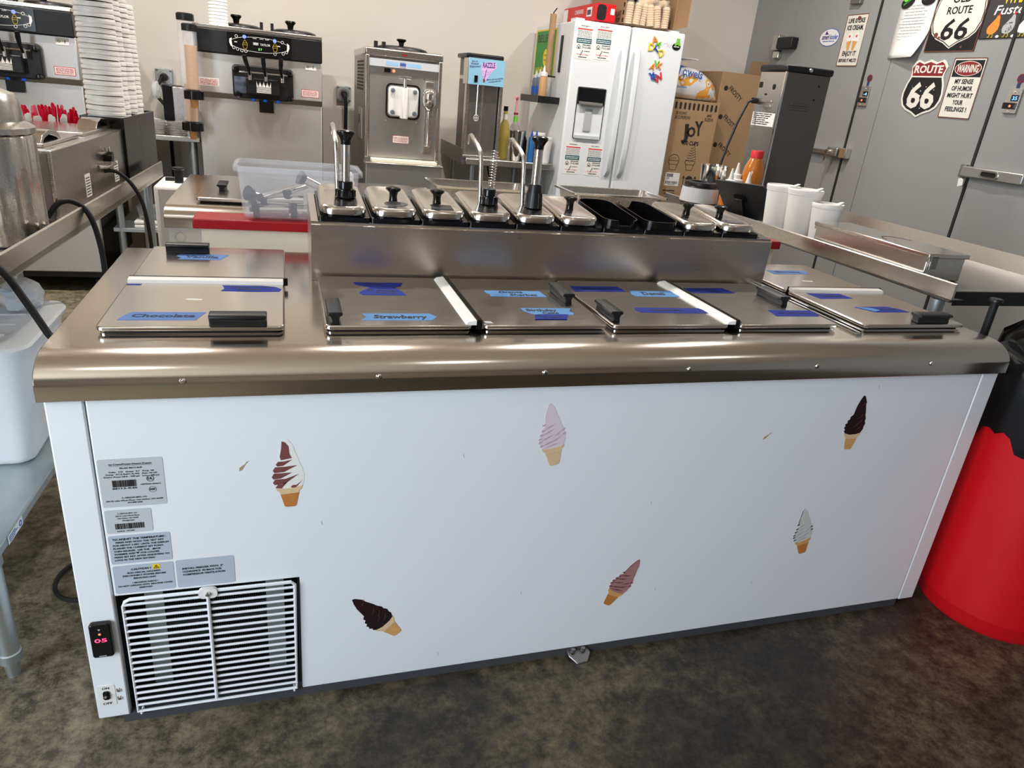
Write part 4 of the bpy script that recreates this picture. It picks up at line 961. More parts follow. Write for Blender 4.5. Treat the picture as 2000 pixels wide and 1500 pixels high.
dup(t, (.285-1.206, 3.6, FZ), 'twin soft serve machine cut by the left frame edge, behind the red spoons')

# foam cups stacked upside down on the machine
o = None
for i in range(9):
    if o is None:
        o = MB().lathe([(.033, .10), (.033, .104), (.046, 0), (.049, 0), (.049, .006), (.047, .010), (.0345, .106), (0, .107)], (0, 0, 0), 22).build('foam_cup', M['foam'])
    else:
        o = o.copy(); COL.objects.link(o)
    o.location = (.083, 3.19+.06, 1.453+i*.016)
    tag(o, 'white foam cup, '+ordinal(i)+' from below in the inverted stack on the soft serve machine', 'cup', 'inverted foam cups on the machine')

# cone tubes on the machine side
def cone_tube(x, y, z0, z1, r, lbl):
    o = thing('cone_dispenser', lbl, 'dispenser', (x, y, z0), 'clear tubes of wafer cones')
    MB().lathe([(r, z0+.02-z0), (r, z1-z0), (r-.002, z1-z0), (r-.002, .02)], (x, y, z0), 28).build('tube', M['film'], o)
    MB().lathe([(r+.014, -.006), (r+.014, .034), (r+.004, .042), (r-.004, .042), (r-.012, -.004), (r+.014, -.006)], (x, y, z0), 28).build('bottom_ring', M['gloss'], o)
    MB().lathe([(0, .012), (r*.9, .012), (r+.003, .006), (r+.003, -.022), (r-.001, -.022)], (x, y, z1), 28).build('tube_cap', M['black'], o)
    return o
cone_tube(-.042, 3.02, 1.088, 1.425, .034, 'clear upright tube of wafer cones with black rings, front and higher one')
cone_tube(-.068, 3.115, .925, 1.475, .040, 'clear upright tube of wafer cones, rear and lower one')
cb = MB().box(-.060, 3.160, 1.28, -.046, 3.30, 1.31).box(-.060, 3.160, 1.0, -.046, 3.30, 1.02); tag(cb.build('tube_bracket', M['black']), 'black bracket holding the cone tubes on the machine side', 'bracket')
o = None
for x, y, z0, k, side in ((-.042, 3.02, 1.050, 11, 'front'), (-.068, 3.115, .886, 10, 'rear')):
    for i in range(k):
        if o is None:
            o = MB().lathe([(0, 0), (.0155, 0), (.0165, .004), (.022, .050), (.0265, .055), (.030, .085), (.028, .085), (.024, .056), (.014, .006), (0, .006)], (0, 0, 0), 18).build('wafer_cone', M['wafer'])
        else:
            o = o.copy(); COL.objects.link(o)
        o.location = (x, y, z0-.012+i*.0215)
        if i == 0 and o.data.users >= 1 and k == 11: o.data.materials[0] = M['cone']
        tag(o, 'pale wafer cone, '+ordinal(i)+' from the bottom ring of the '+side+' cone tube', 'cone', 'wafer cones in the '+side+' tube')

# shake machine
FS = F((0, 3.15, 0), (1, 0, 0), (0, 0, 1))
t = thing('shake_machine', 'narrow steel shake machine with white door and chrome spindle mixer', 'machine', (1.065, 3.5, FZ))
MB().box(.846, 3.165, .10, 1.283, 3.84, 1.392).build('cabinet_body', M['dull'], t, bevel=.004)
for x in (.90, 1.23):
    for y in (3.2, 3.78): MB().cyl((x, y, FZ), (x, y, .10), .022, n=12).build('foot', M['rubber'], t)
MB().box(.870, 3.150, .845, 1.262, 3.17, 1.335).build('front_panel', M['shake'], t)
for x in (.846, 1.262): MB().box(x, 3.140, .84, x+.021, 3.17, 1.392).build('corner_trim', M['steel'], t, bevel=.004)
MB().box(.843, 3.14, 1.388, 1.286, 3.85, 1.430).build('top_cover', M['steel'], t, bevel=.008)
MB().box(.846, 3.06, .10, 1.296, 3.17, .815).build('lower_panel', M['shake'], t, bevel=.003)
MB().box(.843, 3.05, .812, 1.298, 3.17, .822).build('drip_shelf', M['steel'], t, bevel=.002)
MB().box(.880, 3.07, .822, 1.265, 3.15, .842).build('drip_tray', M['tray'], t, bevel=.004)
Fs = F((0, 3.1495, 0), (1, 0, 0), (0, 0, 1))
q = MB().fb(Fs, .868, 1.336, 0, 1.262, 1.376, .004).build('brand_strip', M['label'], t)
b = MB(); b.fb(Fs, .96, 1.345, .004, 1.03, 1.366, .0046).fb(Fs, 1.08, 1.345, .004, 1.16, 1.366, .0046); b.build('blue_bar', M['sky'], q)
b = MB(); crown(b, Fs, 1.055, 1.348, .034, .022, .005); b.text(Fs, 'TAYLOR', 1.055, 1.338, .006, .005, fit=.036); b.build('lettering', M['blueink'], q)
MB().fb(Fs, .868, 1.300, 0, 1.262, 1.334, .006).build('switch_strip', M['dull'], t)
MB().fb(Fs, .950, 1.308, .006, .985, 1.330, .010).build('rocker_switch', M['gloss'], t)
MB().fp(Fs, circle(1.004, 1.318, .008, 14), .006, .010).build('red_lamp', M['ledred'], t)
F2_ = F((0, 3.1395, 0), (1, 0, 0), (0, 0, 1))
MB().fb(F2_, 1.048, 1.399, 0, 1.078, 1.411, .002).build('counter_display', M['signr'], t)
dr = MB().ring(Fs, rrect(.962, 1.066, 1.160, 1.254, .03, 5), rrect(.970, 1.074, 1.152, 1.246, .024, 5), 0, .012).build('door_gasket', M['gloss'], t)
q = MB().fp(Fs, rrect(.975, 1.080, 1.147, 1.240, .022, 5), .0, .035).build('freezer_door', M['plastic'], t, bevel=.006)
MB().prism([(1.040, 3.115, 1.070), (1.085, 3.115, 1.070), (1.083, 3.085, 1.070), (1.075, 3.072, 1.070), (1.05, 3.072, 1.070), (1.042, 3.085, 1.070)], (0, 0, .165)).build('spout_column', M['plastic'], q, bevel=.004)
b = MB()
for u, v in ((.998, 1.218), (1.125, 1.218), (.998, 1.102), (1.125, 1.102)): b.lathe([(0, .02), (.010, .018), (.013, 0)], (u, 3.115, v), 8, (0, -1, 0))
b.build('star_knob', M['greybl'], q)
MB().cyl((1.062, 3.095, 1.235), (1.062, 3.095, 1.285), .011, n=12).sweep([(1.030, 3.095, 1.288), (1.062, 3.095, 1.292), (1.095, 3.095, 1.288)], .007, 8).build('draw_handle', M['chrome'], t)
sm_ = MB().lathe([(0, .0), (.018, .006), (.034, .028), (.040, .05), (.040, .095), (.036, .112), (.024, .122), (0, .124)], (1.205, 3.095, 1.120), 24).build('spindle_motor', M['chrome'], t)
MB().cyl((1.205, 3.095, .93), (1.205, 3.095, 1.125), .005, n=8).build('spindle', M['chrome'], sm_)
MB().lathe([(0, .012), (.014, .010), (.016, .004), (.010, 0), (0, 0)], (1.205, 3.095, .922), 12).build('agitator', M['chrome'], sm_)
MB().box(1.185, 3.115, .895, 1.232, 3.15, 1.28).build('spindle_bracket', M['steel'], t, bevel=.002)
MB().box(1.180, 3.09, .885, 1.225, 3.15, .905).build('cup_rest', M['steel'], t)
b = MB()
for u, v in ((.972, 1.052), (1.150, 1.052), (1.178, 1.29)): b.lathe([(0, .008), (.006, .007), (.008, 0)], (u, 3.15, v), 10, (0, -1, 0))
b.build('stud', M['chrome'], t)
q = lab(MB().fp(Fs, rrect(1.008, .930, 1.104, .972, .003), 0, .001).build('warning_label', M['pinkred'], t), 'pale red warning sticker'); 
MB().fp(Fs, rrect(1.010, .932, 1.102, .970, .003), .001, .0014).build('label_face', M['paper'], q)
b = MB()
for i in range(4): b.scribble(Fs, 1.016, .938+i*.007, 1.096, .003, .0018, 6)
b.build('lettering', M['pinkred'], q)
Fv = F((.8455, 0, 0), (0, -1, 0), (0, 0, 1)); b = MB()
for i in range(9):
    for k in range(6): b.fp(Fv, rrect(-3.62+k*.066, 1.20+i*.0185, -3.582+k*.066, 1.213+i*.0185, .004, 2), -.0005, .0006)
o = b.build('vent_holes', M['dark'], t); o['kind'] = 'stuff'
q = MB().fb(Fv, -3.50, .93, 0, -3.30, 1.10, .003).build('side_cover', M['panel'], t)
MB().fb(Fv, -3.46, 1.01, .003, -3.43, 1.06, .004).build('slot', M['dark'], q)
hl = MB().lathe([(0, .028), (.75, .025), (.95, .016), (1.0, .004), (1.0, 0), (0, 0)], (1.075, 3.36, 1.430), 28, sx=.155, sy=.15).build('hopper_lid', M['black'], t)
MB().lathe([(0, .040), (.026, .038), (.030, .032), (.016, .02), (.013, 0), (0, 0)], (1.065, 3.30, 1.455), 16).build('lid_knob', M['gloss'], hl)
for x in (.905, .950): MB().box(x, 3.26, 1.43, x+.02, 3.29, 1.468).build('hopper_clip', M['black'], t)

# wall outlets and cords
def outlet(x0, x1, z0, z1, lbl):
    o = thing('wall_outlet', lbl, 'outlet', ((x0+x1)/2, YW, (z0+z1)/2))
    f = F((0, YW, 0), (1, 0, 0), (0, 0, 1)); cx, cz = (x0+x1)/2, (z0+z1)/2
    MB().fp(f, rrect(x0, z0, x1, z1, .012), 0.001, .035).build('outlet_box', M['galv'], o, bevel=.004)
    MB().ring(f, circle(cx, cz, .036, 24), circle(cx, cz, .024, 24), .035, .039).build('collar', M['steel'], o)
    b = MB()
    for u in (x0+.012, x1-.012):
        for v in (z0+.012, z1-.012): b.lathe([(0, .006), (.005, .005), (.007, 0)], (u, YW-.035, v), 8, (0, -1, 0))
    b.build('screw', M['dull'], o)
    MB().cyl((cx, YW-.035, cz), (cx, YW-.085, cz-.004), .024, .020, 16).build('plug', M['rubber'], o)
outlet(-.391, -.287, 1.098, 1.200, 'square steel wall outlet left of the cone tubes')
outlet(.759, .858, 1.097, 1.200, 'square steel wall outlet left of the shake machine')
tag(MB().sweep([(.808, 4.165, 1.144), (.812, 4.13, 1.13), (.815, 4.12, 1.06), (.812, 4.14, .8), (.80, 4.16, .5), (.80, 4.18, .1)], .013, 8).build('power_cord', M['rubber']), 'thick black cord hanging down from the outlet by the shake machine', 'cord')
tag(MB().sweep([(-.345, 4.17, 1.145), (-.365, 4.12, 1.10), (-.372, 4.10, 1.03), (-.33, 4.10, .98), (-.315, 4.12, .80), (-.32, 4.15, .4), (-.32, 4.16, .1)], .012, 8).build('power_cord', M['rubber']), 'black cord hanging down from the outlet by the cone tubes', 'cord')
b, *_ = bag('', '', (-.375, 4.10, 1.02), .030, .03, .10, ''); tag(b.build('wrapped_cord_end', M['bagw'], None, smooth=25), 'knotted white plastic wrap round the plug under the wall outlet', 'wrap')

# small table between the machines at the back
t = thing('side_table', 'narrow steel table against the back wall between the soft serve machines', 'table', (-.32, 3.7, FZ))
MB().box(-.56, 3.32, .838, -.058, 4.18, .865).build('table_top', M['steel'], t, bevel=.003)
for x in (-.52, -.10):
    for y in (3.36, 4.13): MB().cyl((x, y, FZ), (x, y, .838), .021, n=14).build('leg', M['galv'], t)
MB().box(-.56, 3.34, .309, -.058, 4.16, .331).build('shelf', M['galv'], t, bevel=.002)
o = thing('lid_stack', 'low stack of clear plastic cup lids on the back side table', 'lid stack', (-.25, 3.5, .866))
b = MB()
for j in range(5):
    for cx, cy in ((-.30, 3.46), (-.19, 3.44)):
        b.lathe([(.055, 0), (.056, .004), (.050, .006), (.046, .016), (.012, .017), (.010, .013)], (cx+rb.uniform(-.004, .004), cy, .867+j*.013), 20)
b.build('clear_lids', M['clear'], o)
tag(MB().box(-.30, 3.80, .866, -.08, 3.98, 1.115).build('napkin_dispenser', M['gloss'], bevel=.004), 'glossy black upright napkin dispenser on the back side table', 'dispenser')
tag(MB().box(-.235, 3.74, .866, -.155, 3.795, 1.11).build('steel_plate', M['steel'], bevel=.003), 'upright brushed steel plate leaning on the black dispenser', 'plate')
tag(MB().prism([(-.44, 3.55, .935), (-.36, 3.55, .945), (-.26, 3.55, .925), (-.21, 3.55, .905), (-.24, 3.55, .902), (-.40, 3.55, .915)], (0, .03, 0)).build('scoop', M['plastic']), 'white plastic scoop lying over the clear lids', 'scoop')
o = thing('foam_tray', 'white foam food trays stacked on the shelf under the back side table', 'tray', (-.38, 3.45, .331))
b = MB()
for j in range(2): b.box(-.45, 3.35, .332+j*.022, -.31, 3.52, .351+j*.022)
b.build('foam_layer', M['foam'], o, bevel=.006)
tag(bin_wall(-.44, -.32, 3.37, 3.50, .377, .45, .02, .012, .002).build('clear_container', M['clear']), 'clear ribbed plastic container on top of the foam trays', 'container')

# ------------------------------------------------------------------ drink mixer and its table, left of the fridge
t = thing('back_table', 'narrow steel table left of the fridge, carrying mixer and bottles', 'table', (1.84, 3.8, FZ))
MB().box(1.535, 3.48, .800, 2.150, 4.21, .843).build('table_top', M['steel'], t, bevel=.006)
MB().prism([(1.512, 3.50, .80), (1.512, 3.50, .90), (1.520, 3.50, .90), (1.534, 3.50, .84), (1.534, 3.50, .80)], (0, .70, 0)).build('raised_edge', M['dull'], t)
for x in (1.60, 2.08):
    for y in (3.56, 4.14): MB().cyl((x, y, FZ), (x, y, .80), .021, n=14).build('leg', M['galv'], t)
tag(MB().sweep([(1.83, 4.05, .80), (1.84, 4.0, .7), (1.90, 4.05, .6), (1.94, 4.1, .3), (1.95, 4.15, .0)], .006, 8).build('power_cord', M['rubber']), 'thin dark cord hanging under the table left of the fridge', 'cord')

t = thing('drink_mixer', 'steel spindle drink mixer with pale blue front panel, left of the fridge', 'mixer', (1.63, 3.6, .843))
MB().box(1.520, 3.56, .844, 1.765, 3.74, 1.445).build('mixer_column', M['mixer'], t, bevel=.004)
MB().box(1.545, 3.545, .86, 1.735, 3.561, 1.29).build('back_plate', M['dull'], t)
for x in (1.520, 1.742): MB().box(x, 3.52, .86, x+.022, 3.565, 1.30).build('side_rail', M['steel'], t, bevel=.002)
MB().box(1.632, 3.538, .86, 1.642, 3.546, 1.29).build('center_rail', M['steel'], t)
MB().box(1.512, 3.47, 1.292, 1.742, 3.60, 1.447).build('mixer_head', M['steel'], t, bevel=.003)
MB().box(1.500, 3.475, 1.445, 1.742, 3.75, 1.472).build('top_cap', M['black'], t, bevel=.008)
MB().box(1.515, 3.49, .844, 1.77, 3.60, .862).build('base_plate', M['steel'], t, bevel=.003)
Fr = F((0, 3.47, 0), (1, 0, 0), (0, 0, 1))
q = MB().fb(Fr, 1.514, 1.293, 0, 1.748, 1.446, .004).build('blue_panel', M['ltblue'], t)
b = MB(); N5 = .0062
for s_, u, v, fit in (("It's a", 1.551, 1.422, .034), ('Frozen', 1.553, 1.408, .048), ('Explosion!', 1.556, 1.393, .068)): b.text(Fr, s_, u, v, .0115, N5, fit=fit, a=.1)
b.text(Fr, 'Mixed with any topping', 1.688, 1.333, .0085, N5, fit=.105, a=.18); b.text(Fr, 'bursting with fun!', 1.688, 1.319, .0085, N5, fit=.080, a=.18)
b.text(Fr, 'RAZZLE', 1.645, 1.398, .030, N5+.0006, fit=.080, a=.06); b.stroke(Fr, [(1.630, 1.385), (1.618, 1.330)], .003, .004, N5+.0004)
for i in range(14): b.fb(Fr, 1.605+rb.uniform(0, .045), 1.345+rb.uniform(0, .04), .0045, 1.608+rb.uniform(0, .046), 1.348+rb.uniform(0, .04), N5) if False else None
for u, v in ((1.606, 1.372), (1.612, 1.360), (1.622, 1.375), (1.640, 1.370), (1.648, 1.362), (1.655, 1.374), (1.636, 1.356), (1.627, 1.348), (1.612, 1.345)): b.fp(Fr, circle(u, v, .002, 6), .005, N5+.0003)
b.build('lettering', M['purple'], q)
b = MB(); b.fp(Fr, [(1.595, 1.418), (1.640, 1.432), (1.690, 1.430), (1.696, 1.400), (1.672, 1.382), (1.648, 1.352), (1.628, 1.320), (1.612, 1.318), (1.604, 1.352), (1.594, 1.380)], .004, .0052); b.build('splash_print', M['lilac'], q)
MB().fp(Fr, circle(1.617, 1.322, .006, 12, ry=.011), .005, N5+.001).build('drop_print', M['signr'], q)
MB().fb(Fr, 1.554, 1.308, .004, 1.575, 1.346, .010).build('rocker_switch', M['gloss'], q)
MB().cyl((1.590, 3.50, 1.115), (1.590, 3.50, 1.293), .0035, n=8).build('spindle', M['chrome'], t)
Fa = F((1.590, 3.497, 1.095), (1, 0, 0), (0, 0, 1))
MB().ring(Fa, circle(0, 0, .017, 20, ry=.021), circle(0, 0, .0135, 20, ry=.0175), 0, .005).fb(Fa, -.002, -.021, 0, .002, .021, .005).fb(Fa, -.017, -.002, 0, .017, .002, .005).build('agitator', M['plastic'], t)
MB().box(1.5165, 3.60, 1.32, 1.519, 3.72, 1.342).build('side_louver', M['steel'], t)

# bottles, shaker and cups on that table
def lathe_thing(name, prof, loc, m, lbl, cat, n=24, group=None, parts=()):
    o = thing(name, lbl, cat, loc, group)
    for nm, pr, mm in [('body', prof, m)]+list(parts): MB().lathe(pr, loc, n).build(nm, M[mm], o)
    return o
lathe_thing('syrup_bottle', [(0, 0), (.034, 0), (.036, .01), (.036, .19), (.030, .22), (.014, .25), (.013, .31), (0, .31)], (1.835, 3.66, .844), 'oil', 'tall bottle of yellow syrup with black cap, beside the drink mixer', 'bottle',
            parts=[('neck_label', [(.0145, .25), (.0145, .285)], 'paper'), ('cap', [(0, .335), (.015, .335), (.0155, .31), (.0155, .305)], 'gloss')])
lathe_thing('syrup_bottle', [(0, 0), (.034, 0), (.036, .01), (.036, .18), (.030, .21), (.014, .24), (.013, .29), (0, .29)], (1.915, 3.68, .844), 'glass', 'clear syrup bottle with pink pump head', 'bottle',
            parts=[('neck_label', [(.0145, .24), (.0145, .275)], 'lime'), ('pump_collar', [(.015, .285), (.015, .30), (0, .30)], 'signr'), ('pump_stem', [(.009, .30), (.007, .38), (.012, .385), (.012, .40), (0, .40)], 'pinkcap')])
bpy.data.objects[-1] if False else None
b = MB().sweep([(1.915, 3.68, 1.238), (1.90, 3.65, 1.242), (1.885, 3.62, 1.236)], [.010, .008, .006], 10); tag(b.build('pump_spout', M['pinkcap']), 'pink pump spout on top of the clear syrup bottle', 'spout')
lathe_thing('shaker_cup', [(0, 0), (.034, 0), (.036, .003), (.050, .185), (.052, .19), (.049, .19), (.034, .006), (0, .006)], (1.895, 3.555, .844), 'chrome', 'polished steel shaker cup in front of the syrup bottles', 'cup')
lathe_thing('dark_bottle', [(0, 0), (.026, 0), (.027, .01), (.027, .13), (.012, .16), (.011, .19), (0, .19)], (1.965, 3.62, .844), 'gloss', 'short black bottle behind the shaker cup', 'bottle')
for x, y, lbl in ((2.005, 3.56, 'blue squeeze bottle with blue tip, next to the shaker cup'), (2.045, 3.58, 'blue squeeze bottle with blue tip, next to the foam cups')):
    lathe_thing('squeeze_bottle', [(0, 0), (.0185, 0), (.0195, .006), (.0195, .145), (.016, .158), (0, .158)], (x, y, .844), 'blue', lbl, 'bottle', 18, 'blue squeeze bottles', [('tip', [(.010, .158), (.009, .168), (.002, .20), (0, .20)], 'bluecap'), ('label', [(.0198, .03), (.0198, .12)], 'sky')] if False else [('tip', [(.010, .158), (.009, .168), (.002, .20), (0, .20)], 'bluecap')])
def foam_cup(loc, r, h, lbl, group=None, lid=False, slope=.74):
    o = thing('foam_cup', lbl, 'cup', loc, group)
    MB().lathe([(0, 0), (r*slope, 0), (r*slope+.001, .004), (r*.96, h*.90), (r, h*.91), (r, h*.985), (r*.99, h), (r*.93, h), (r*.90, h*.9), (r*.70, .008), (0, .008)], loc, 28).build('cup_body', M['foam'], o)
    if lid:
        MB().lathe([(r*1.02, h-.008), (r*1.03, h+.002), (r*.98, h+.006), (r*.93, h+.001), (0, h+.002)], loc, 28).build('cup_lid', M['plastic'], o)
        MB().prism([(loc[0]+r*.75, loc[1]-.01, loc[2]+h+.004), (loc[0]+r*1.12, loc[1]-.008, loc[2]+h+.012), (loc[0]+r*1.12, loc[1]+.008, loc[2]+h+.012), (loc[0]+r*.75, loc[1]+.01, loc[2]+h+.004)], (0, 0, .0015)).build('lid_tab', M['plastic'], o)
    return o
foam_cup((2.085, 3.66, .844), .047, .185, 'white foam cup on the back table, partly behind another')
foam_cup((2.100, 3.54, .844), .045, .165, 'white foam cup on the back table, close to the fridge')

# ------------------------------------------------------------------ fridge
t = thing('fridge', 'tall white french door fridge with ice dispenser', 'fridge', (2.56, 3.8, FZ))
GX0, GX1, GY = 2.165, 2.950, 3.40
MB().box(GX0+.006, GY+.075, FZ+.02, GX1-.006, 4.19, 1.722).build('fridge_body', M['fridge'], t, bevel=.006)
MB().box(GX0, GY, FZ+.03, 2.556, GY+.068, 1.73).build('left_door', M['fridge'], t, bevel=.012, seg=3)
MB().box(2.567, GY, FZ+.03, GX1, GY+.068, 1.73).build('right_door', M['fridge'], t, bevel=.012, seg=3)
FG = F((0, GY, 0), (1, 0, 0), (0, 0, 1))
for u0, u1 in ((2.498, 2.534), (2.593, 2.628)):
    pr = [(0, .79), (.032, .83), (.048, 1.0), (.054, 1.2), (.048, 1.40), (.032, 1.57), (0, 1.612), (0, 1.585), (.016, 1.55), (.030, 1.38), (.036, 1.2), (.030, 1.02), (.016, .85), (0, .815)]
    MB().prism([(u0, GY-n, z) for n, z in pr], (u1-u0, 0, 0)).build('door_handle', M['fridge'], t, bevel=.005)
ds = MB().ring(FG, rrect(2.232, 1.024, 2.436, 1.346, .012, 4), rrect(2.238, 1.030, 2.430, 1.340, .008, 4), 0, .004).build('dispenser_frame', M['dull'], t)
MB().fb(FG, 2.238, 1.240, .0, 2.430, 1.340, .006).build('dispenser_display', M['gloss'], ds)
MB().prism([(2.245, GY-.004, 1.245), (2.422, GY-.004, 1.245), (2.408, GY-.03, 1.228), (2.26, GY-.03, 1.228)], (0, 0, .014)).build('dispenser_spout', M['dull'], ds)
MB().fb(FG, 2.238, 1.030, -.0005, 2.430, 1.240, .002).build('dispenser_recess', M['fridge'], ds)
MB().fb(FG, 2.300, 1.075, .002, 2.352, 1.215, .010).build('dispenser_paddle', M['grey'], ds, bevel=.003)
MB().fb(FG, 2.245, 1.028, .002, 2.425, 1.048, .016).build('drip_tray', M['label'], ds)
MB().box(2.19, 3.46, 1.722, 2.25, 3.56, 1.745).build('hinge_cover', M['fridge'], t, bevel=.004)
MB().box(2.87, 3.46, 1.722, 2.93, 3.56, 1.745).build('hinge_cover', M['fridge'], t, bevel=.004)

def flyer(u0, v0, lbl):
    o = thing('magnet_card', lbl, 'card', (u0+.055, GY, v0+.1), 'printed cards on the fridge door')
    W_, H_ = .116, .205
    q = MB().fp(FG, rrect(u0, v0, u0+W_, v0+H_, .004), .0005, .0014).build('card_sheet', M['paper'], o)
    MB().fb(FG, u0+.008, v0+.092, .0014, u0+W_-.006, v0+.122, .0018).build('teal_band', M['teal'], o)
    MB().fb(FG, u0+.008, v0+.170, .0014, u0+W_-.006, v0+.177, .0018).text(FG, 'Thank You So Much', u0+W_/2, v0+.024, .008, .0018, fit=.085).build('red_print', M['redink'], o)
    b = MB()
    b.text(FG, 'MAKE SMART', u0+W_/2, v0+.188, .007, .0018, fit=.06)
    for i in range(6): b.scribble(FG, u0+.010, v0+.128+i*.0068, u0+W_-.01, .0022, .0018, 7)
    b.text(FG, '270-422-8888', u0+.078, v0+.064, .012, .0018, fit=.062)
    b.scribble(FG, u0+.05, v0+.081, u0+.108, .005, .0018, 3).scribble(FG, u0+.065, v0+.046, u0+.105, .004, .0018, 3).scribble(FG, u0+.03, v0+.010, u0+.09, .005, .0018, 3)
    b.stroke(FG, [(u0+.016, v0+.060), (u0+.016, v0+.074), (u0+.026, v0+.084), (u0+.036, v0+.074), (u0+.036, v0+.060)], .003, .0014, .0018, True).fb(FG, u0+.022, v0+.062, .0014, u0+.030, v0+.071, .0018)
    for i in range(4): b.fb(FG, u0+.040+i*.004, v0+.022+i*.008, .0014, u0+.047+i*.004, v0+.028+i*.008, .0018)
    b.build('lettering', M['ink'], o)
    MB().scribble(FG, u0+.014, v0+.110, u0+W_-.012, .004, .0022, 4).scribble(FG, u0+.014, v0+.100, u0+W_-.012, .004, .0022, 4).build('white_print', M['paper'], o)
flyer(2.178, 1.506, 'printed card on the upper fridge door, at the outer edge')
flyer(2.312, 1.514, 'printed card on the upper fridge door, nearer the handles')
flyer(2.192, .795, 'printed card below the ice dispenser, at the outer edge')
flyer(2.352, .792, 'printed card below the ice dispenser, nearer the handles')

def magnet(ch, u, v, h, m, lbl, a=0):
    vs, fs = glyphs(ch); k = h/.72
    x0, x1 = min(p[0] for p in vs), max(p[0] for p in vs)
    b = MB(); P = rot2([((x-(x0+x1)/2)*k, (y-.36)*k) for x, y in vs], a, u, v)
    bm = b.bm; v0 = [bm.verts.new(FG(x, y, .0085)) for x, y in P]; fl = []
    for f_ in fs:
        try: fl.append(bm.faces.new([v0[i] for i in f_]))
        except ValueError: pass
    r = bmesh.ops.extrude_face_region(bm, geom=fl)
    for g_ in r['geom']:
        if isinstance(g_, bmesh.types.BMVert): g_.co -= FG.N*.008
    tag(b.build('letter_magnet', M[m]), lbl, 'magnet', 'coloured letter magnets on the fridge')
magnet('A', 2.727, 1.672, .044, 'orange', 'orange letter magnet at the top of the letter cluster', .3)
magnet('D', 2.712, 1.628, .046, 'yellow', 'yellow letter D magnet on the outer side of the cluster')
magnet('A', 2.764, 1.650, .036, 'lime', 'green letter magnet right below the orange one', -.6)
magnet('T', 2.748, 1.615, .040, 'bluecap', 'blue letter magnet between two yellow ones', .9)
magnet('D', 2.787, 1.601, .044, 'yellow', 'yellow letter magnet at the bottom of the top cluster', .5)
magnet('A', 2.742, 1.513, .040, 'orange', 'orange letter magnet starting the middle row', -.3)
magnet('V', 2.768, 1.533, .040, 'lime', 'green letter magnet in the middle row')
magnet('K', 2.792, 1.523, .042, 'orange', 'orange letter magnet ending the middle row', -.2)
magnet('Y', 2.744, 1.456, .044, 'bluecap', 'blue letter magnet starting the bottom row', .2)
magnet('E', 2.768, 1.452, .038, 'blueink', 'blue letter E magnet in the bottom row')
magnet('W', 2.796, 1.448, .046, 'redink', 'red letter magnet ending the bottom row', .7)
t = thing('frog_magnet', 'green frog magnet on a black oval at the fridge corner', 'magnet', (2.895, GY, 1.665))
MB().fp(FG, circle(2.892, 1.648, .030, 20, ry=.022), .0005, .004).build('oval_base', M['gloss'], t)
MB().fp(FG, circle(2.896, 1.672, .013, 14), .004, .010).fp(FG, circle(2.898, 1.685, .009, 14), .004, .012).fp(FG, circle(2.891, 1.693, .004, 8), .004, .013).fp(FG, circle(2.905, 1.693, .004, 8), .004, .013).fp(FG, circle(2.882, 1.660, .008, 10), .004, .009).fp(FG, circle(2.909, 1.660, .008, 10), .004, .009).build('frog', M['lime'], t)
MB().scribble(FG, 2.872, 1.644, 2.912, .005, .0046, 2).build('lettering', M['plastic'], t)
tag(MB().stroke(FG, [(2.80, 1.655), (2.820, 1.662), (2.826, 1.640), (2.836, 1.660), (2.842, 1.635), (2.852, 1.655), (2.862, 1.650)], .002, .0005, .0015).build('silver_script', M['label']), 'silver script sticker beside the frog magnet', 'sticker')

# on the fridge side: poster, towel tube, shelf with bottles
FD = F((GX0+.006, 0, 0), (0, -1, 0), (0, 0, 1))
t = thing('green_poster', 'green poster reading Believe in Wimberley on the fridge side', 'poster', (GX0, 3.93, 1.5))
q = MB().fb(FD, -4.165, 1.388, .0005, -3.735, 1.696, .002).build('poster_sheet', M['yellow'], t)
MB().fb(FD, -4.150, 1.398, .002, -3.750, 1.686, .0024).build('green_field', M['green'], t)
b = MB(); b.text(FD, 'BELIEVE', -3.95, 1.615, .050, .0032, fit=.34).build('lettering', M['signk'], t)
MB().text(FD, 'WIMBERLEY', -3.95, 1.402, .052, .0032, fit=.37).fp(FD, circle(-3.93, 1.515, .045, 20, ry=.055), .0024, .003).stroke(FD, [(-3.99, 1.46), (-4.01, 1.44)], .008, .0024, .003).stroke(FD, [(-3.88, 1.46), (-3.86, 1.44)], .008, .0024, .003).build('yellow_figure', M['yellow'], t)
b = MB(); b.fp(FD, circle(-3.945, 1.53, .006, 10), .003, .0036).fp(FD, circle(-3.915, 1.53, .006, 10), .003, .0036).stroke(FD, [(-3.955, 1.505), (-3.93, 1.495), (-3.905, 1.505)], .004, .003, .0036).build('smile', M['signk'], t)
t = thing('paper_tube_holder', 'brown paper roll tube standing in a black wire holder on the fridge side', 'holder', (2.10, 3.66, 1.35))
MB().cyl((2.105, 3.66, 1.398), (2.105, 3.66, 1.765), .021, n=20).build('paper_tube', M['card'], t)
MB().sweep([(2.105, 3.66, 1.40), (2.105, 3.66, 1.775), (2.118, 3.64, 1.80)], .004, 8).sweep([(2.07, 3.63, 1.392), (2.14, 3.69, 1.392), (2.171, 3.69, 1.392)], .0045, 8).build('wire_stand', M['black'], t)
MB().box(2.158, 3.600, 1.42, 2.172, 3.622, 1.645).build('mounting_bar', M['black'], t, bevel=.003)
t = thing('magnetic_shelf', 'black magnetic shelf with low rim on the fridge side', 'shelf', (2.10, 3.75, 1.22))
sx0, sx1, sy0, sy1 = 2.02, 2.170, 3.55, 3.95
MB().box(sx0, sy0, 1.222, sx1, sy1, 1.226).build('shelf_plate', M['black'], t)
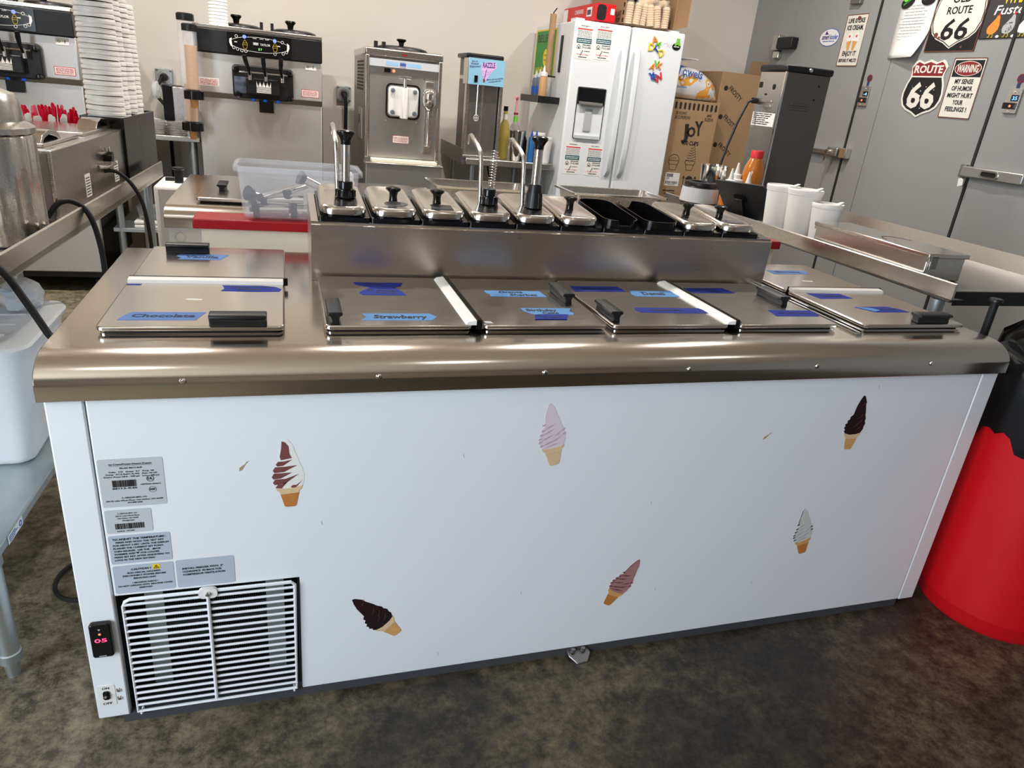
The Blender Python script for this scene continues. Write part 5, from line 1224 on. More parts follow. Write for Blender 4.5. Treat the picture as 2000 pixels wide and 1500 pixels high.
b = MB(); b.box(sx0, sy0, 1.226, sx0+.003, sy1, 1.265); b.box(sx0, sy0, 1.226, sx1, sy0+.003, 1.265); b.box(sx0, sy1-.003, 1.226, sx1, sy1, 1.265)
b.build('shelf_rim', M['black'], t)
for x, y, h, m, lbl in ((2.065, 3.615, .165, 'tan', 'squeeze bottle of tan sauce with white cap on the magnetic shelf'), (2.07, 3.71, .155, 'greybl', 'grey blue squeeze bottle in the middle of the magnetic shelf'), (2.075, 3.80, .150, 'greybl', 'grey blue squeeze bottle at the back of the magnetic shelf')):
    lathe_thing('squeeze_bottle', [(0, 0), (.025, 0), (.027, .006), (.026, h*.85), (.022, h), (0, h)], (x, y, 1.2265), m, lbl, 'bottle', 20, 'bottles on the magnetic shelf', [('cap', [(.025, h-.004), (.025, h+.018), (.010, h+.024), (.004, h+.06), (0, h+.06)], 'plastic')] if m == 'tan' else [('cap', [(.022, h-.002), (.022, h+.015), (.010, h+.02), (.003, h+.05), (0, h+.05)], 'label'), ('band', [(.0275, .05), (.0275, .095)], 'blueink')])
q = tag(MB().fb(FD, -3.70, 1.44, .0005, -3.63, 1.60, .0015).build('note', M['paper']), 'narrow paper note on the fridge side behind the paper tube', 'note')

# on top of the fridge
def carton(name, lbl, x0, x1, y0, y1, z0, z1, m, cat='box', open_front=False):
    o = thing(name, lbl, cat, ((x0+x1)/2, (y0+y1)/2, z0))
    if not open_front: MB().box(x0, y0, z0, x1, y1, z1).build('carton', M[m], o, bevel=.003)
    else:
        w_ = .005; b = MB(); b.box(x0, y0, z0, x1, y1, z0+w_); b.box(x0, y0, z1-w_, x1, y1, z1); b.box(x0, y0, z0, x0+w_, y1, z1); b.box(x1-w_, y0, z0, x1, y1, z1); b.box(x0, y1-w_, z0, x1, y1, z1)
        b.build('carton', M[m], o)
    return o
t = carton('red_box', 'long red printed carton lying on the fridge top', 2.335, 2.472, 3.50, 4.10, 1.746, 1.850, 'redcan')
Fx = F((2.335, 0, 0), (0, -1, 0), (0, 0, 1)); Fy = F((0, 3.50, 0), (1, 0, 0), (0, 0, 1))
MB().fp(Fy, rrect(2.342, 1.752, 2.405, 1.842, .02), 0, .0012).build('dark_opening', M['dark'], t)
MB().fb(Fy, 2.435, 1.79, 0, 2.462, 1.825, .0012).build('small_label', M['paper'], t)
q = MB().fb(Fx, -3.66, 1.775, 0, -3.575, 1.83, .0012).build('white_label', M['paper'], t)
b = MB(); barcode(b, Fx, -3.65, -3.585, 1.785, 1.82, .0018) if False else b.scribble(Fx, -3.65, 1.785, -3.585, .03, .0018, 14); b.build('lettering', M['ink'], q)
MB().text(Fx, 'CHERRIES', -3.80, 1.80, .025, .0014, fit=.16).fb(Fx, -4.10, 1.75, 0, -4.02, 1.84, .0012).build('white_print', M['paper'], t)
t = carton('cone_box', 'open cardboard box of bagged cones on the fridge top', 2.535, 2.905, 3.50, 4.08, 1.746, 2.06, 'card', open_front=True)
MB().box(2.54, 3.86, 1.752, 2.90, 3.87, 2.05).build('box_lining', M['cardin'], t)
MB().prism([(2.905, 3.50, 1.752), (2.925, 3.36, 1.77), (2.925, 3.36, 2.04), (2.905, 3.50, 2.055)], (.004, 0, 0)).build('box_flap', M['card'], t)
Fx = F((2.535, 0, 0), (0, -1, 0), (0, 0, 1))
b = MB(); b.text(Fx, 'FLAT', -3.60, 1.80, .03, .0012).text(Fx, 'TOP', -3.60, 1.765, .025, .0012).text(Fx, 'R', -3.72, 1.93, .07, .0012)
for i in range(6): b.fb(Fx, -3.53, 1.76+i*.045, 0, -3.51, 1.785+i*.045, .0012)
b.build('lettering', M['cardk'], t)
cone_b = None
for i, (x, z, tl_, y) in enumerate(((2.565, 1.752, 0, 3.50), (2.615, 1.752, .05, 3.49), (2.668, 1.752, -.05, 3.51), (2.722, 1.752, .1, 3.49), (2.775, 1.752, .25, 3.50), (2.83, 1.752, .05, 3.50), (2.64, 1.875, 1.2, 3.53), (2.76, 1.88, 1.35, 3.52))):
    if cone_b is None:
        cone_b = thing('cone_bag', 'x', 'cone bag', (x, y, z), 'bagged cones on the fridge')
        pr = []
        for k in range(9): pr += [(.026, .004+k*.0135), (.0215, .010+k*.0135)]
        MB().lathe([(0, 0)]+pr+[(.018, .128), (0, .130)], (x, y, z), 16).build('cone_stack', M['wafer'], cone_b)
        ff = MB().lathe([(0, -.001), (.029, 0), (.030, .06), (.028, .125), (.012, .145), (.016, .165), (0, .16)], (x, y, z), 9); ff.build('bag_film', M['film'], cone_b, smooth=20)
        o = cone_b
    else: o = dup(cone_b, (x, y, z), '')
    o.rotation_euler = (.05, tl_, i)
    o['label'] = ['clear bag of pale cones at the near side of the box', 'clear bag of cones, second along the box front', 'clear bag of cones, third along the box front', 'clear bag of cones, fourth along the box front', 'clear bag of cones tilting over, fifth along the box front', 'clear bag of cones by the torn box flap', 'clear bag of cones lying on top of the others', 'second bag of cones lying on top, under the box roof'][i]

# ------------------------------------------------------------------ boxes right of the fridge
t = carton('cone_carton', 'tall cardboard carton of 600 cake cups right of the fridge', 3.03, 3.405, 3.56, 4.05, .66, 1.335, 'card')
Fy = F((0, 3.56, 0), (1, 0, 0), (0, 0, 1)); b = MB(); N6 = .0012
for i in range(10): MB().fp(Fy, rrect(3.045+i*.036, 1.272, 3.062+i*.036, 1.318, .007, 3), 0, N6).build('stripe_print', M['cardk'], t)
b.text(Fy, '30 ROWS', 3.105, 1.235, .022, N6, fit=.085); b.text(Fy, '20 CUPS/ROW', 3.12, 1.207, .022, N6, fit=.125); b.text(Fy, '#40', 3.335, 1.235, .022, N6, fit=.04); b.text(Fy, 'SLEEVE', 3.335, 1.207, .022, N6, fit=.07)
for k_, (s_, u) in enumerate((('J', 3.165), ('O', 3.215), ('Y', 3.272))): b.text(Fy, s_, u, 1.080+.014*k_, .095 if s_ != 'O' else .066, N6, fit=.068 if s_ != 'J' else .056, a=.12, off=.04)
b.text(Fy, '600 CUPS', 3.22, 1.035, .028, N6, fit=.135, off=.03)
def cone_drawing(u, v, s, tall):
    b = MB()
    b.stroke(Fy, rot2([(-.03, .0), (-.045, .06), (-.052, .062), (-.052, .085), (.052, .085), (.052, .062), (.045, .06), (.03, 0)], 0, u, v, s), .003, 0, N6, True)
    b.stroke(Fy, rot2([(-.045, .05), (.045, .05)], 0, u, v, s), .0025, 0, N6)
    if tall:
        for i in range(6): b.stroke(Fy, rot2([(-.05+i*.007, .09+i*.022), (0, .085+i*.022), (.055-i*.006, .105+i*.022), (.05-i*.006, .115+i*.022)], 0, u, v, s), .0025, 0, N6)
        b.stroke(Fy, rot2([(-.012, .22), (.01, .245), (.016, .222)], 0, u, v, s), .003, 0, N6)
    else:
        b.stroke(Fy, rot2(circle(0, .085, .055, 14, 0, PI), 0, u, v, s), .003, 0, N6)
        for i in range(3): b.stroke(Fy, rot2([(-.03+i*.02, .10), (-.02+i*.02, .115)], 0, u, v, s), .0025, 0, N6)
    b.build('cone_drawing', M['cardk'], t)
cone_drawing(3.11, .855, .78, False); cone_drawing(3.245, .86, .78, True)
MB().fp(Fy, circle(3.262, .79, .030, 24), 0, N6).build('round_print', M['cardk'], t)
for u in (3.215, 3.31): MB().stroke(Fy, [(u, .76), (u, .815)], .005, 0, N6).stroke(Fy, [(u-.010, .80), (u, .818), (u+.010, .80)], .004, 0, N6).text(Fy, 'UP', u, .735, .014, N6).build('arrow_print', M['cardk'], t)
b.text(Fy, 'FROSTED', 3.12, .672, .020, N6, fit=.09); b.scribble(Fy, 3.06, .703, 3.16, .008, N6, 2)
b.build('lettering', M['cardk'], t)
q = lab(MB().fb(Fy, 3.062, .742, 0, 3.180, .835, .001).build('shipping_label', M['paper'], t), 'white barcode label')
b = MB(); barcode(b, Fy, 3.075, .805, 3.125, .828, .0016); barcode(b, Fy, 3.070, .755, 3.170, .775, .0016); b.text(Fy, '30', 3.078, .788, .014, .0016, 'l'); b.scribble(Fy, 3.09, .748, 3.15, .003, .0016, 2); b.build('lettering', M['ink'], q)
Fx = F((3.03, 0, 0), (0, -1, 0), (0, 0, 1)); b = MB()
for i in range(5): b.scribble(Fx, -3.66, .72+i*.12, -3.59, .03, .0012, 2)
b.build('side_print', M['cardk'], t)
carton('cardboard_box', 'plain cardboard box under the 600 cups carton', 3.02, 3.42, 3.55, 4.06, FZ+.001, .658, 'card')
t = carton('cardboard_box', 'tall cardboard box with open flap between carton and walk-in wall', 3.49, 3.83, 3.74, 4.2, .60, 1.556, 'card')
carton('cardboard_box', 'cardboard box below the tall flapped box by the walk-in', 3.47, 3.86, 3.72, 4.22, FZ+.001, .598, 'card')
MB().prism([(3.70, 3.74, 1.556), (3.83, 3.74, 1.556), (3.845, 3.70, 1.648), (3.695, 3.70, 1.645)], (0, .004, 0)).build('box_flap', M['card'], t)
Fy2 = F((0, 3.74, 0), (1, 0, 0), (0, 0, 1)); Fx2 = F((3.49, 0, 0), (0, -1, 0), (0, 0, 1))
for z in (.80, 1.0, 1.2, 1.4):
    for f_, u in ((Fy2, 3.62), (Fx2, -3.9)):
        MB().text(f_, 'FROSTY', u, z, .035, N6, fit=.14, a=-.6).fp(f_, circle(u-.08, z+.045, .018, 10), 0, N6).build('box_print', M['cardk'], t)

# paper towel pack on the carton
t = thing('towel_pack', 'plastic wrapped pack of paper towels on the 600 cups carton', 'towel pack', (3.2, 3.75, 1.336))
b = MB(); n = 14; m_ = 10; rg = []
for i in range(m_+1):
    a = i/m_; s_ = math.sin(PI*min(max(a*1.0, .03), .97))**.35; x = 2.985+a*.46
    r = []
    for k in range(n):
        th = 2*PI*k/n; cy_, cz_ = math.cos(th), math.sin(th)
        hh = (.135-.055*a)*s_; 
        r.append(b.bm.verts.new((x+rb.uniform(-.01, .01), 3.76+.15*s_*math.copysign(abs(cy_)**.6, cy_)*(1+rb.uniform(-.05, .05)), 1.336+hh+hh*math.copysign(abs(cz_)**.6, cz_)*(1+(rb.uniform(-.06, .06) if cz_ > 0 else 0)))))
    rg.append(r)
for A_, B_ in zip(rg, rg[1:]):
    for k in range(n): b.bm.faces.new((A_[k], A_[(k+1) % n], B_[(k+1) % n], B_[k]))
b.bm.faces.new(rg[0][::-1]); b.bm.faces.new(rg[-1])
mt = bpy.data.materials.new('printed towel wrap'); mt.use_nodes = True
N_, L__ = mt.node_tree.nodes, mt.node_tree.links; bs = N_['Principled BSDF']; bs.inputs['Roughness'].default_value = .22
tc = N_.new('ShaderNodeTexCoord'); vo = N_.new('ShaderNodeTexNoise'); vo.inputs['Scale'].default_value = 7; vo.inputs['Detail'].default_value = 2; L__.new(tc.outputs['Object'], vo.inputs['Vector'])
cr = N_.new('ShaderNodeValToRGB'); cr.color_ramp.interpolation = 'CONSTANT'; e = cr.color_ramp.elements
e[0].position = 0; e[0].color = S(226, 224, 226); e[1].position = .53; e[1].color = S(238, 170, 70)
for p_, c_ in ((.585, S(232, 228, 226)), (.63, S(206, 110, 60)), (.66, S(60, 80, 140)), (.70, S(228, 226, 228))): k = e.new(p_); k.color = c_
L__.new(vo.outputs[0], cr.inputs[0]); L__.new(cr.outputs[0], bs.inputs['Base Color'])
b.build('wrap', mt, t, smooth=50)
Ft = F((0, 3.605, 0), (1, 0, 0), (0, 0, 1))
MB().text(Ft, 'Towels', 3.14, 1.49, .055, .004, fit=.21, a=-.12).text(Ft, 'Absorbent', 3.09, 1.41, .018, .004, fit=.09).build('lettering', M['blueink'], t)
MB().box(3.03, 3.62, 1.60, 3.20, 3.90, 1.605).build('wrap_fold', M['towel'], t)
t_ = None
# ------------------------------------------------------------------ signs on the walk-in cooler (u = -y)
def sign(name, lbl, u0, v0, u1, v1, m, cat='sign', r=.006, border=None, n1=.004):
    o = thing(name, lbl, cat, (XW, -(u0+u1)/2, (v0+v1)/2))
    MB().fp(FW, rrect(u0, v0, u1, v1, r), .001, n1).build('sign_plate', M[m], o, bevel=.001)
    if border: MB().ring(FW, rrect(u0, v0, u1, v1, r), rrect(u0+.005, v0+.005, u1-.005, v1-.005, r*.7), n1, n1+.001).build('sign_border', M[border], o)
    return o
NS = .0056
t = sign('tin_sign', 'narrow cream tin sign: Life is like ice cream, enjoy it before it melts', -3.172, 1.638, -2.975, 1.950, 'signw', border='rust')
uc = -3.0735
MB().text(FW, 'LIFE IS LIKE', uc, 1.900, .026, NS, fit=.150, off=.03).text(FW, 'ICE CREAM,', uc, 1.858, .028, NS, fit=.150, off=.03).text(FW, 'ENJOY IT', uc, 1.703, .028, NS, fit=.125, off=.03).text(FW, 'BEFORE IT MELTS!', uc, 1.664, .020, NS, fit=.165, off=.03).build('lettering', M['signk'], t)
b = MB(); g = MB(); h_ = MB()
for u, a in ((uc-.022, .12), (uc+.020, -.15)):
    b.fp(FW, rot2([(-.022, .055), (.022, .055), (.008, 0), (-.008, 0)], a, u, 1.735), .004, NS)
    g.fp(FW, rot2([(-.026, .055), (-.022, .085), (0, .11), (.022, .085), (.026, .055)], a, u, 1.735), .004, NS)
    h_.fp(FW, rot2(circle(.0, .085, .008, 10), a, u, 1.735), .005, NS+.0006)
b.build('cone_print', M['cone'], t); g.build('ice_cream_print', M['plastic'], t); h_.build('cherry_print', M['redink'], t)
MB().fp(FW, circle(uc+.02, 1.925, .012, 14), .004, .010).build('small_magnet', M['rust'], t)

t = thing('oval_sticker', 'oval white and blue maker sticker on the walk-in door', 'sticker', (XW, 3.31, 1.82))
MB().fp(FW, circle(-3.31, 1.820, .098, 32, ry=.056), .0005, .002).build('oval_plate', M['blueink'], t)
MB().fp(FW, circle(-3.31, 1.820, .094, 32, ry=.052), .002, .0026).build('oval_face', M['paper'], t)
MB().text(FW, 'ameri', -3.345, 1.808, .032, .0032, fit=.072, off=.03).fp(FW, [(-3.36, 1.838), (-3.345, 1.862), (-3.335, 1.850), (-3.32, 1.838)], .0026, .0032).build('dark_lettering', M['purple'], t)
MB().text(FW, 'kooler', -3.262, 1.808, .032, .0032, fit=.078, off=.03).scribble(FW, -3.37, 1.793, -3.25, .005, .0032, 3).build('lettering', M['blueink'], t)

# paper sheet under two magnets
t = thing('paper_sheet', 'long white paper form curling off the walk-in panel', 'paper', (XW, 2.58, 1.83))
b = MB(); rows = []
for i in range(15):
    z = 2.02-i*.0243; r = []
    for k in range(6):
        a = k/5; u0 = -2.716+.0*i; u1 = -2.452
        bow = .006+.05*max(0, (i-8)/6)**1.6*a
        r.append(b.bm.verts.new(FW(u0+(u1-u0)*a-(.03*max(0, (i-8)/6)*a if i > 8 else 0), z+(.004*a), bow)))
    rows.append(r)
for A_, B_ in zip(rows, rows[1:]):
    for k in range(5): b.bm.faces.new((A_[k], A_[k+1], B_[k+1], B_[k]))
o = b.build('sheet', M['paper'], t); sd = o.modifiers.new('thick', 'SOLIDIFY'); sd.thickness = .0006
b = MB()
for i in range(12): b.scribble(FW, -2.695+rb.uniform(0, .03), 1.965-i*.0165, -2.50-rb.uniform(0, .05), .0035, .0085, 6)
b.stroke(FW, [(-2.70, 1.90), (-2.50, 1.90)], .0015, .0075, .0085).stroke(FW, [(-2.70, 1.87), (-2.50, 1.87)], .0015, .0075, .0085)
b.build('lettering', M['grey'], t)
for u, v, a, lbl in ((-2.665, 1.992, .5, 'round green and black magnet at the left of the paper form'), (-2.515, 1.996, 0, 'round green and black magnet near the old route sign')):
    o = thing('round_magnet', lbl, 'magnet', (XW, -u, v), 'green magnets on the walk-in')
    MB().fp(FW, rot2(circle(0, 0, .052, 24, ry=.034), a, u, v), .0095, .013).build('disc', M['signk'], o)
    MB().fp(FW, rot2(circle(0, .030, .026, 16, ry=.030), a, u, v), .013, .018).build('frog', M['lime'], o)
    MB().fp(FW, rot2([(-.035, -.006), (.035, -.006), (.035, .004), (-.035, .004)], a, u, v), .013, .0136).build('print', M['green'], o)

# OLD ROUTE 66
def shield(cx, v0, wd, hg, inset=0):
    P = [(-.30, 1.0), (-.16, .955), (0, 1.0), (.16, .955), (.30, 1.0), (.36, .97), (.44, .88), (.40, .78), (.40, .70), (.46, .58), (.50, .42), (.49, .30), (.43, .19), (.32, .12), (.15, .07), (0, 0), (-.15, .07), (-.32, .12), (-.43, .19), (-.49, .30), (-.50, .42), (-.46, .58), (-.40, .70), (-.40, .78), (-.44, .88), (-.36, .97)]
    k = 1-inset; return [(cx+x*wd*k, v0+hg*.5+(y-.5)*hg*(1-inset*.85)) for x, y in P]
t = sign('route_sign', 'large square black sign with white shield: Old Route 66', -2.450, 1.712, -2.107, 2.06, 'signk', border='rust')
uc = -2.2785
MB().fp(FW, shield(uc, 1.728, .345, .42), .004, .0046).build('white_shield', M['signw'], t)
b = MB(); o_, i_ = shield(uc, 1.728, .345, .42, .035), shield(uc, 1.728, .345, .42, .065); b.ring(FW, o_, i_, .0046, .0052)
b.text(FW, 'OLD', uc, 1.962, .040, .0052, fit=.125, off=.025).text(FW, 'ROUTE', uc, 1.905, .038, .0052, fit=.165, off=.025).text(FW, '66', uc, 1.775, .108, .0052, fit=.180, off=.018, shear=.12)
b.build('lettering', M['signk'], t)
MB().fp(FW, circle(uc-.115, 1.80, .014, 12), .0046, .0055).fp(FW, circle(uc-.09, 1.785, .009, 10), .0046, .0055).fp(FW, circle(uc+.08, 1.735, .007, 10), .0046, .0055).build('rust_spot', M['rust'], t)

# dark sign with hens
t = sign('hen_sign', 'dark sign with painted hens, cut by the frame edge', -2.103, 1.770, -1.60, 2.10, 'slate', border='signk')
MB().text(FW, 'WHAT', -1.93, 1.938, .070, NS, fit=.17, off=.03).text(FW, 'THE', -1.74, 1.938, .070, NS, fit=.12, off=.03).build('yellow_lettering', M['yellow'], t)
MB().text(FW, 'Fuster Cluck', -1.84, 1.885, .045, NS, fit=.42, shear=.25).build('white_lettering', M['plastic'], t)
HEN = [(-.028, .012), (-.036, .03), (-.034, .05), (-.016, .075), (.002, .098), (.008, .115), (.018, .117), (.026, .108), (.030, .085), (.036, .06), (.032, .032), (.020, .014), (0, .005)]
for i, (u, m) in enumerate(((-2.030, 'orange'), (-1.940, 'grey'), (-1.850, 'plastic'), (-1.760, 'redink'), (-1.67, 'orange'))):
    MB().fp(FW, [(u+x*.95, 1.786+y*.82) for x, y in HEN], .004, NS).build('hen', M[m], t)
    MB().fp(FW, circle(u+.018, 1.886, .006, 8), .004, NS+.0005).build('comb', M['redink'], t)
    MB().stroke(FW, [(u-.008, 1.792), (u-.012, 1.777), (u-.018, 1.777)], .003, .004, NS).stroke(FW, [(u+.010, 1.792), (u+.010, 1.777), (u+.004, 1.777)], .003, .004, NS).build('hen_leg', M['yellow'], t)
    MB().fp(FW, circle(u+.040, 1.780, .010, 12, ry=.007), .004, NS).build('egg', M['plastic'], t)
    if i == 1:
        b = MB()
        for k in range(26): b.fp(FW, circle(u+rb.uniform(-.022, .022), 1.800+rb.uniform(0, .05), .0022, 6), NS-.0002, NS+.0005)
        b.build('speckle', M['signk'], t)

# ROUTE 66 shield, cut out
t = thing('shield_sign', 'shield shaped route 66 sign with red top band', 'sign', (XW, 2.37, 1.51))
uc = -2.372
MB().fp(FW, shield(uc, 1.357, .300, .315), .001, .005).build('sign_plate', M['signw'], t, bevel=.001)
si = shield(uc, 1.357, .300, .315, .09)
topc = [p for p in si if p[1] > 1.57]; 
ur = max(p[0] for p in si if p[1] > 1.56)
def clip(poly, v, above):
    r = []
    for a, b_ in zip(poly, poly[1:]+poly[:1]):
        ia, ib = (a[1] >= v) == above, (b_[1] >= v) == above
        if ia: r.append(a)
        if ia != ib: q_ = (v-a[1])/(b_[1]-a[1]); r.append((a[0]+(b_[0]-a[0])*q_, v))
    return r
MB().fp(FW, clip(si, 1.585, True), .005, .0056).build('red_band', M['signr'], t)
MB().fp(FW, clip(si, 1.577, False), .005, .0056).build('black_field', M['signk'], t)
b = MB().text(FW, 'ROUTE', uc, 1.602, .040, .0064, fit=.205, off=.035).text(FW, '66', uc, 1.412, .138, .0064, fit=.200, off=.028)
b.build('lettering', M['signw'], t)
b = MB()
for k in range(22): b.fp(FW, circle(uc+rb.uniform(-.10, .10), 1.40+rb.uniform(0, .14), rb.uniform(.0015, .006), 7), .0056, .0061)
b.build('chipped_paint', M['signw'], t)['kind'] = 'stuff'

# WARNING sign
t = sign('warning_sign', 'tall cream warning sign about hurt feelings', -2.212, 1.368, -2.000, 1.680, 'signw', border='rust')
uc = -2.106
MB().fb(FW, -2.200, 1.582, .004, -2.012, 1.668, .0048).build('black_field', M['signk'], t)
MB().fp(FW, circle(uc, 1.625, .086, 28, ry=.038), .0048, .0054).build('oval_ring', M['signw'], t)
MB().fp(FW, circle(uc, 1.625, .082, 28, ry=.035), .0054, .0058).build('red_oval', M['signr'], t)
MB().text(FW, 'WARNING', uc, 1.607, .038, .0066, fit=.138, off=.03).build('white_lettering', M['signw'], t)
MB().lines(FW, ['MY SENSE', 'OF HUMOR', 'MIGHT HURT', 'YOUR', 'FEELINGS !'], uc, 1.548, .024, .036, .0052, fits=[.120, .135, .165, .070, .140], off=.03).build('lettering', M['signk'], t)

# thermostats
for u0, v0, sc, tx, lbl in ((-2.868, 1.400, 1, '-4', 'steel temperature controller beside the walk-in door near the ice cream sign'), (-1.810, 1.412, 1, '35', 'steel temperature controller at the right edge of the picture')):
    o = thing('temperature_controller', lbl, 'controller', (XW, -u0, v0+.06), 'walk-in controllers')
    MB().fp(FW, rrect(u0, v0, u0+.076, v0+.118, .003), .0005, .012).build('controller_plate', M['steel'], o, bevel=.001)
    MB().fb(FW, u0+.030, v0+.058, .012, u0+.070, v0+.088, .015).build('display', M['gloss'], o)
    MB().text(FW, tx, u0+.052, v0+.064, .018, .0158, fit=.028).build('digits', M['lcdblue'], o)
    MB().fp(FW, rrect(u0+.002, v0+.020, u0+.066, v0+.050, .004), .012, .024).build('switch', M['gloss'], o)
    MB().fp(FW, circle(u0+.045, v0+.034, .006, 10), .024, .0255).build('red_light', M['ledred'], o)
    MB().fp(FW, circle(u0+.038, v0+.104, .006, 10), .012, .016).fp(FW, circle(u0+.034, v0+.010, .006, 10), .012, .016).build('screw', M['chrome'], o)
    MB().fp(FW, circle(u0+.040, v0+.167, .022, 20), .0005, .003).build('round_sticker', M['signr'], o)
    MB().fp(FW, circle(u0+.040, v0+.167, .017, 20), .003, .0035).build('sticker_face', M['maroon'], o)
    MB().fb(FW, u0+.028, v0+.122, .0005, u0+.046, v0+.146, .003).build('small_sticker', M['navy'], o)

# latches and hinge
t = thing('door_latch', 'steel walk-in latch with keys, left of the first dark door gap', 'latch', (XW, 3.0, 1.1))
MB().fp(FW, rrect(-3.226, 1.078, -2.975, 1.108, .006), .001, .035).build('latch_bar', M['shake'], t, bevel=.004)
MB().fp(FW, rrect(-2.995, 1.072, -2.895, 1.130, .008), .001, .055).build('latch_body', M['shake'], t, bevel=.006)
MB().fp(FW, rrect(-2.885, 1.070, -2.82, 1.134, .004), .001, .045).build('strike', M['chrome'], t, bevel=.004)
MB().lathe([(0, .03), (.016, .03), (.018, 0)], FW(-2.965, 1.098, .05), 14, FW.N).build('key_lock', M['chrome'], t)
MB().fp(FW, [(-2.970, 1.088), (-2.962, 1.088), (-2.958, 1.045), (-2.966, 1.035), (-2.974, 1.045)], .082, .085).build('key', M['chrome'], t)
t = thing('door_latch', 'long steel walk-in latch with a key, at the right frame edge', 'latch', (XW, 1.7, 1.1))
MB().fp(FW, rrect(-1.925, 1.075, -1.55, 1.132, .010), .001, .030).build('latch_bar', M['shake'], t, bevel=.006)
MB().ring(FW, rrect(-1.80, 1.085, -1.69, 1.122, .014), rrect(-1.79, 1.092, -1.70, 1.115, .010), .030, .036).build('latch_slot_rim', M['chrome'], t)
MB().fp(FW, rrect(-1.79, 1.092, -1.70, 1.115, .010), .030, .0315).build('latch_slot', M['dark'], t)
MB().fp(FW, rrect(-1.94, 1.070, -1.905, 1.138, .003), .001, .022).build('strike', M['dull'], t, bevel=.003)
MB().fp(FW, rot2([(-.016, -.02), (.016, -.02), (.020, .01), (.006, .022), (-.010, .020)], .3, -1.90, 1.045), .032, .036).build('key', M['plastic'], t)
t = thing('strap_hinge', 'black capped steel hinge on the walk-in door', 'hinge', (XW, 3.75, 1.79))
MB().fp(FW, rrect(-3.885, 1.745, -3.81, 1.85, .006), .001, .05).build('hinge_leaf', M['steel'], t, bevel=.004)
MB().fp(FW, rrect(-3.815, 1.752, -3.635, 1.832, .014), .001, .06).build('hinge_cap', M['black'], t, bevel=.006)
MB().fp(FW, rrect(-3.87, 1.690, -3.80, 1.742, .006), .001, .035).build('hinge_knuckle', M['chrome'], t, bevel=.006)
tag(MB().fp(FW, rrect(-3.155, 2.008, -3.062, 2.09, .003), .001, .03).build('door_bracket', M['dull'], bevel=.004), 'small grey metal bracket high on the walk-in door', 'bracket')

# ------------------------------------------------------------------ right work table
t = thing('work_table', 'steel work table on the right with upturned edge along the freezer', 'table', (2.5, 1.1, FZ))
MB().box(2.262, .300, .822, 2.83, 1.98, .858).build('table_top', M['dull'], t, bevel=.003)
MB().box(2.272, .296, .815, 2.83, .2995, .857).build('end_apron', M['rubber'], t)  # table end coloured black, painting in the shade that falls on it
A2, B2 = Vector((2.236, .275, 0)), Vector((2.205, 1.98, 0)); d2 = B2-A2
fe = F(A2, d2, (-d2.y, d2.x, 0))
MB().prism([fe(0, 0, .838), fe(0, 0, .883), fe(0, -.004, .886), fe(0, -.008, .883), fe(0, -.008, .842), fe(0, -.05, .838)], d2).build('raised_edge', M['steel'], t)
for x, y in ((2.268, .345), (2.78, .36), (2.268, 1.9), (2.78, 1.9)):
    lg = MB().cyl((x, y, FZ), (x, y, .822), .0205, n=16).build('leg', M['galv'], t)
    MB().cyl((x, y, .56), (x, y, .775), .023, n=16).build('black_sleeve', M['rubber'], lg)
MB().prism([(2.82, .31, .858), (2.835, .31, .915), (2.838, .31, .915), (2.838, .31, .858)], (0, 1.66, 0)).build('back_edge', M['steel'], t)

t = thing('steel_box', 'low steel box with flat lid on the right table', 'box', (2.33, .66, .858))
MB().prism([(2.252, .41, .859), (2.402, .41, .859), (2.402, .92, .859), (2.252, .92, .859)], (0, 0, .074)).build('box_body', M['steel'], t, bevel=.004)
MB().box(2.246, .402, .930, 2.408, .928, .944).build('box_lid', M['lidsteel'], t, bevel=.003)
MB().box(2.249, .404, .918, 2.2515, .925, .931).box(2.2615, .4055, .905, 2.275, .4085, .935).build('lid_lip', M['steel'], t)
MB().box(2.262, .402, .897, 2.285, .408, .935).build('hinge_corner', M['dull'], t)
b = MB().fp(F((0, 0, .944), (1, 0, 0), (0, 1, 0)), circle(2.33, .62, .045, 20, .4, 3.4), 0, .0006) if False else MB()
b.stroke(F((0, 0, .944), (1, 0, 0), (0, 1, 0)), circle(2.33, .60, .05, 20, .2, 2.9, ry=.07), .005, 0, .0006).build('lid_mark', M['rust'], t)

foam_cup((2.315, 1.235, .858), .064, .168, 'white foam cup with lid on the right table, behind two others', 'lidded foam cups', True)
foam_cup((2.345, 1.135, .858), .066, .168, 'white foam cup with lid on the right table, the middle one of three', 'lidded foam cups', True)
o = foam_cup((2.375, 1.03, .858), .058, .132, 'shorter white foam cup with pink writing, nearest the steel box', 'lidded foam cups', True)
tag(o, o['label'], 'cup')
b = MB(); fw_ = F((2.375-.050, 1.03, .858), (0, -1, 0), (0, 0, 1)); b.stroke(F((2.375, 1.03-.0475, .858), (1, 0, 0), (0, 0, 1)), [(-.006, .025), (-.002, .05), (.001, .03), (.006, .045), (.010, .03), (.016, .04), (.020, .03), (.026, .04)], .003, -.001, .001).build('lettering', M['lilac'], o)

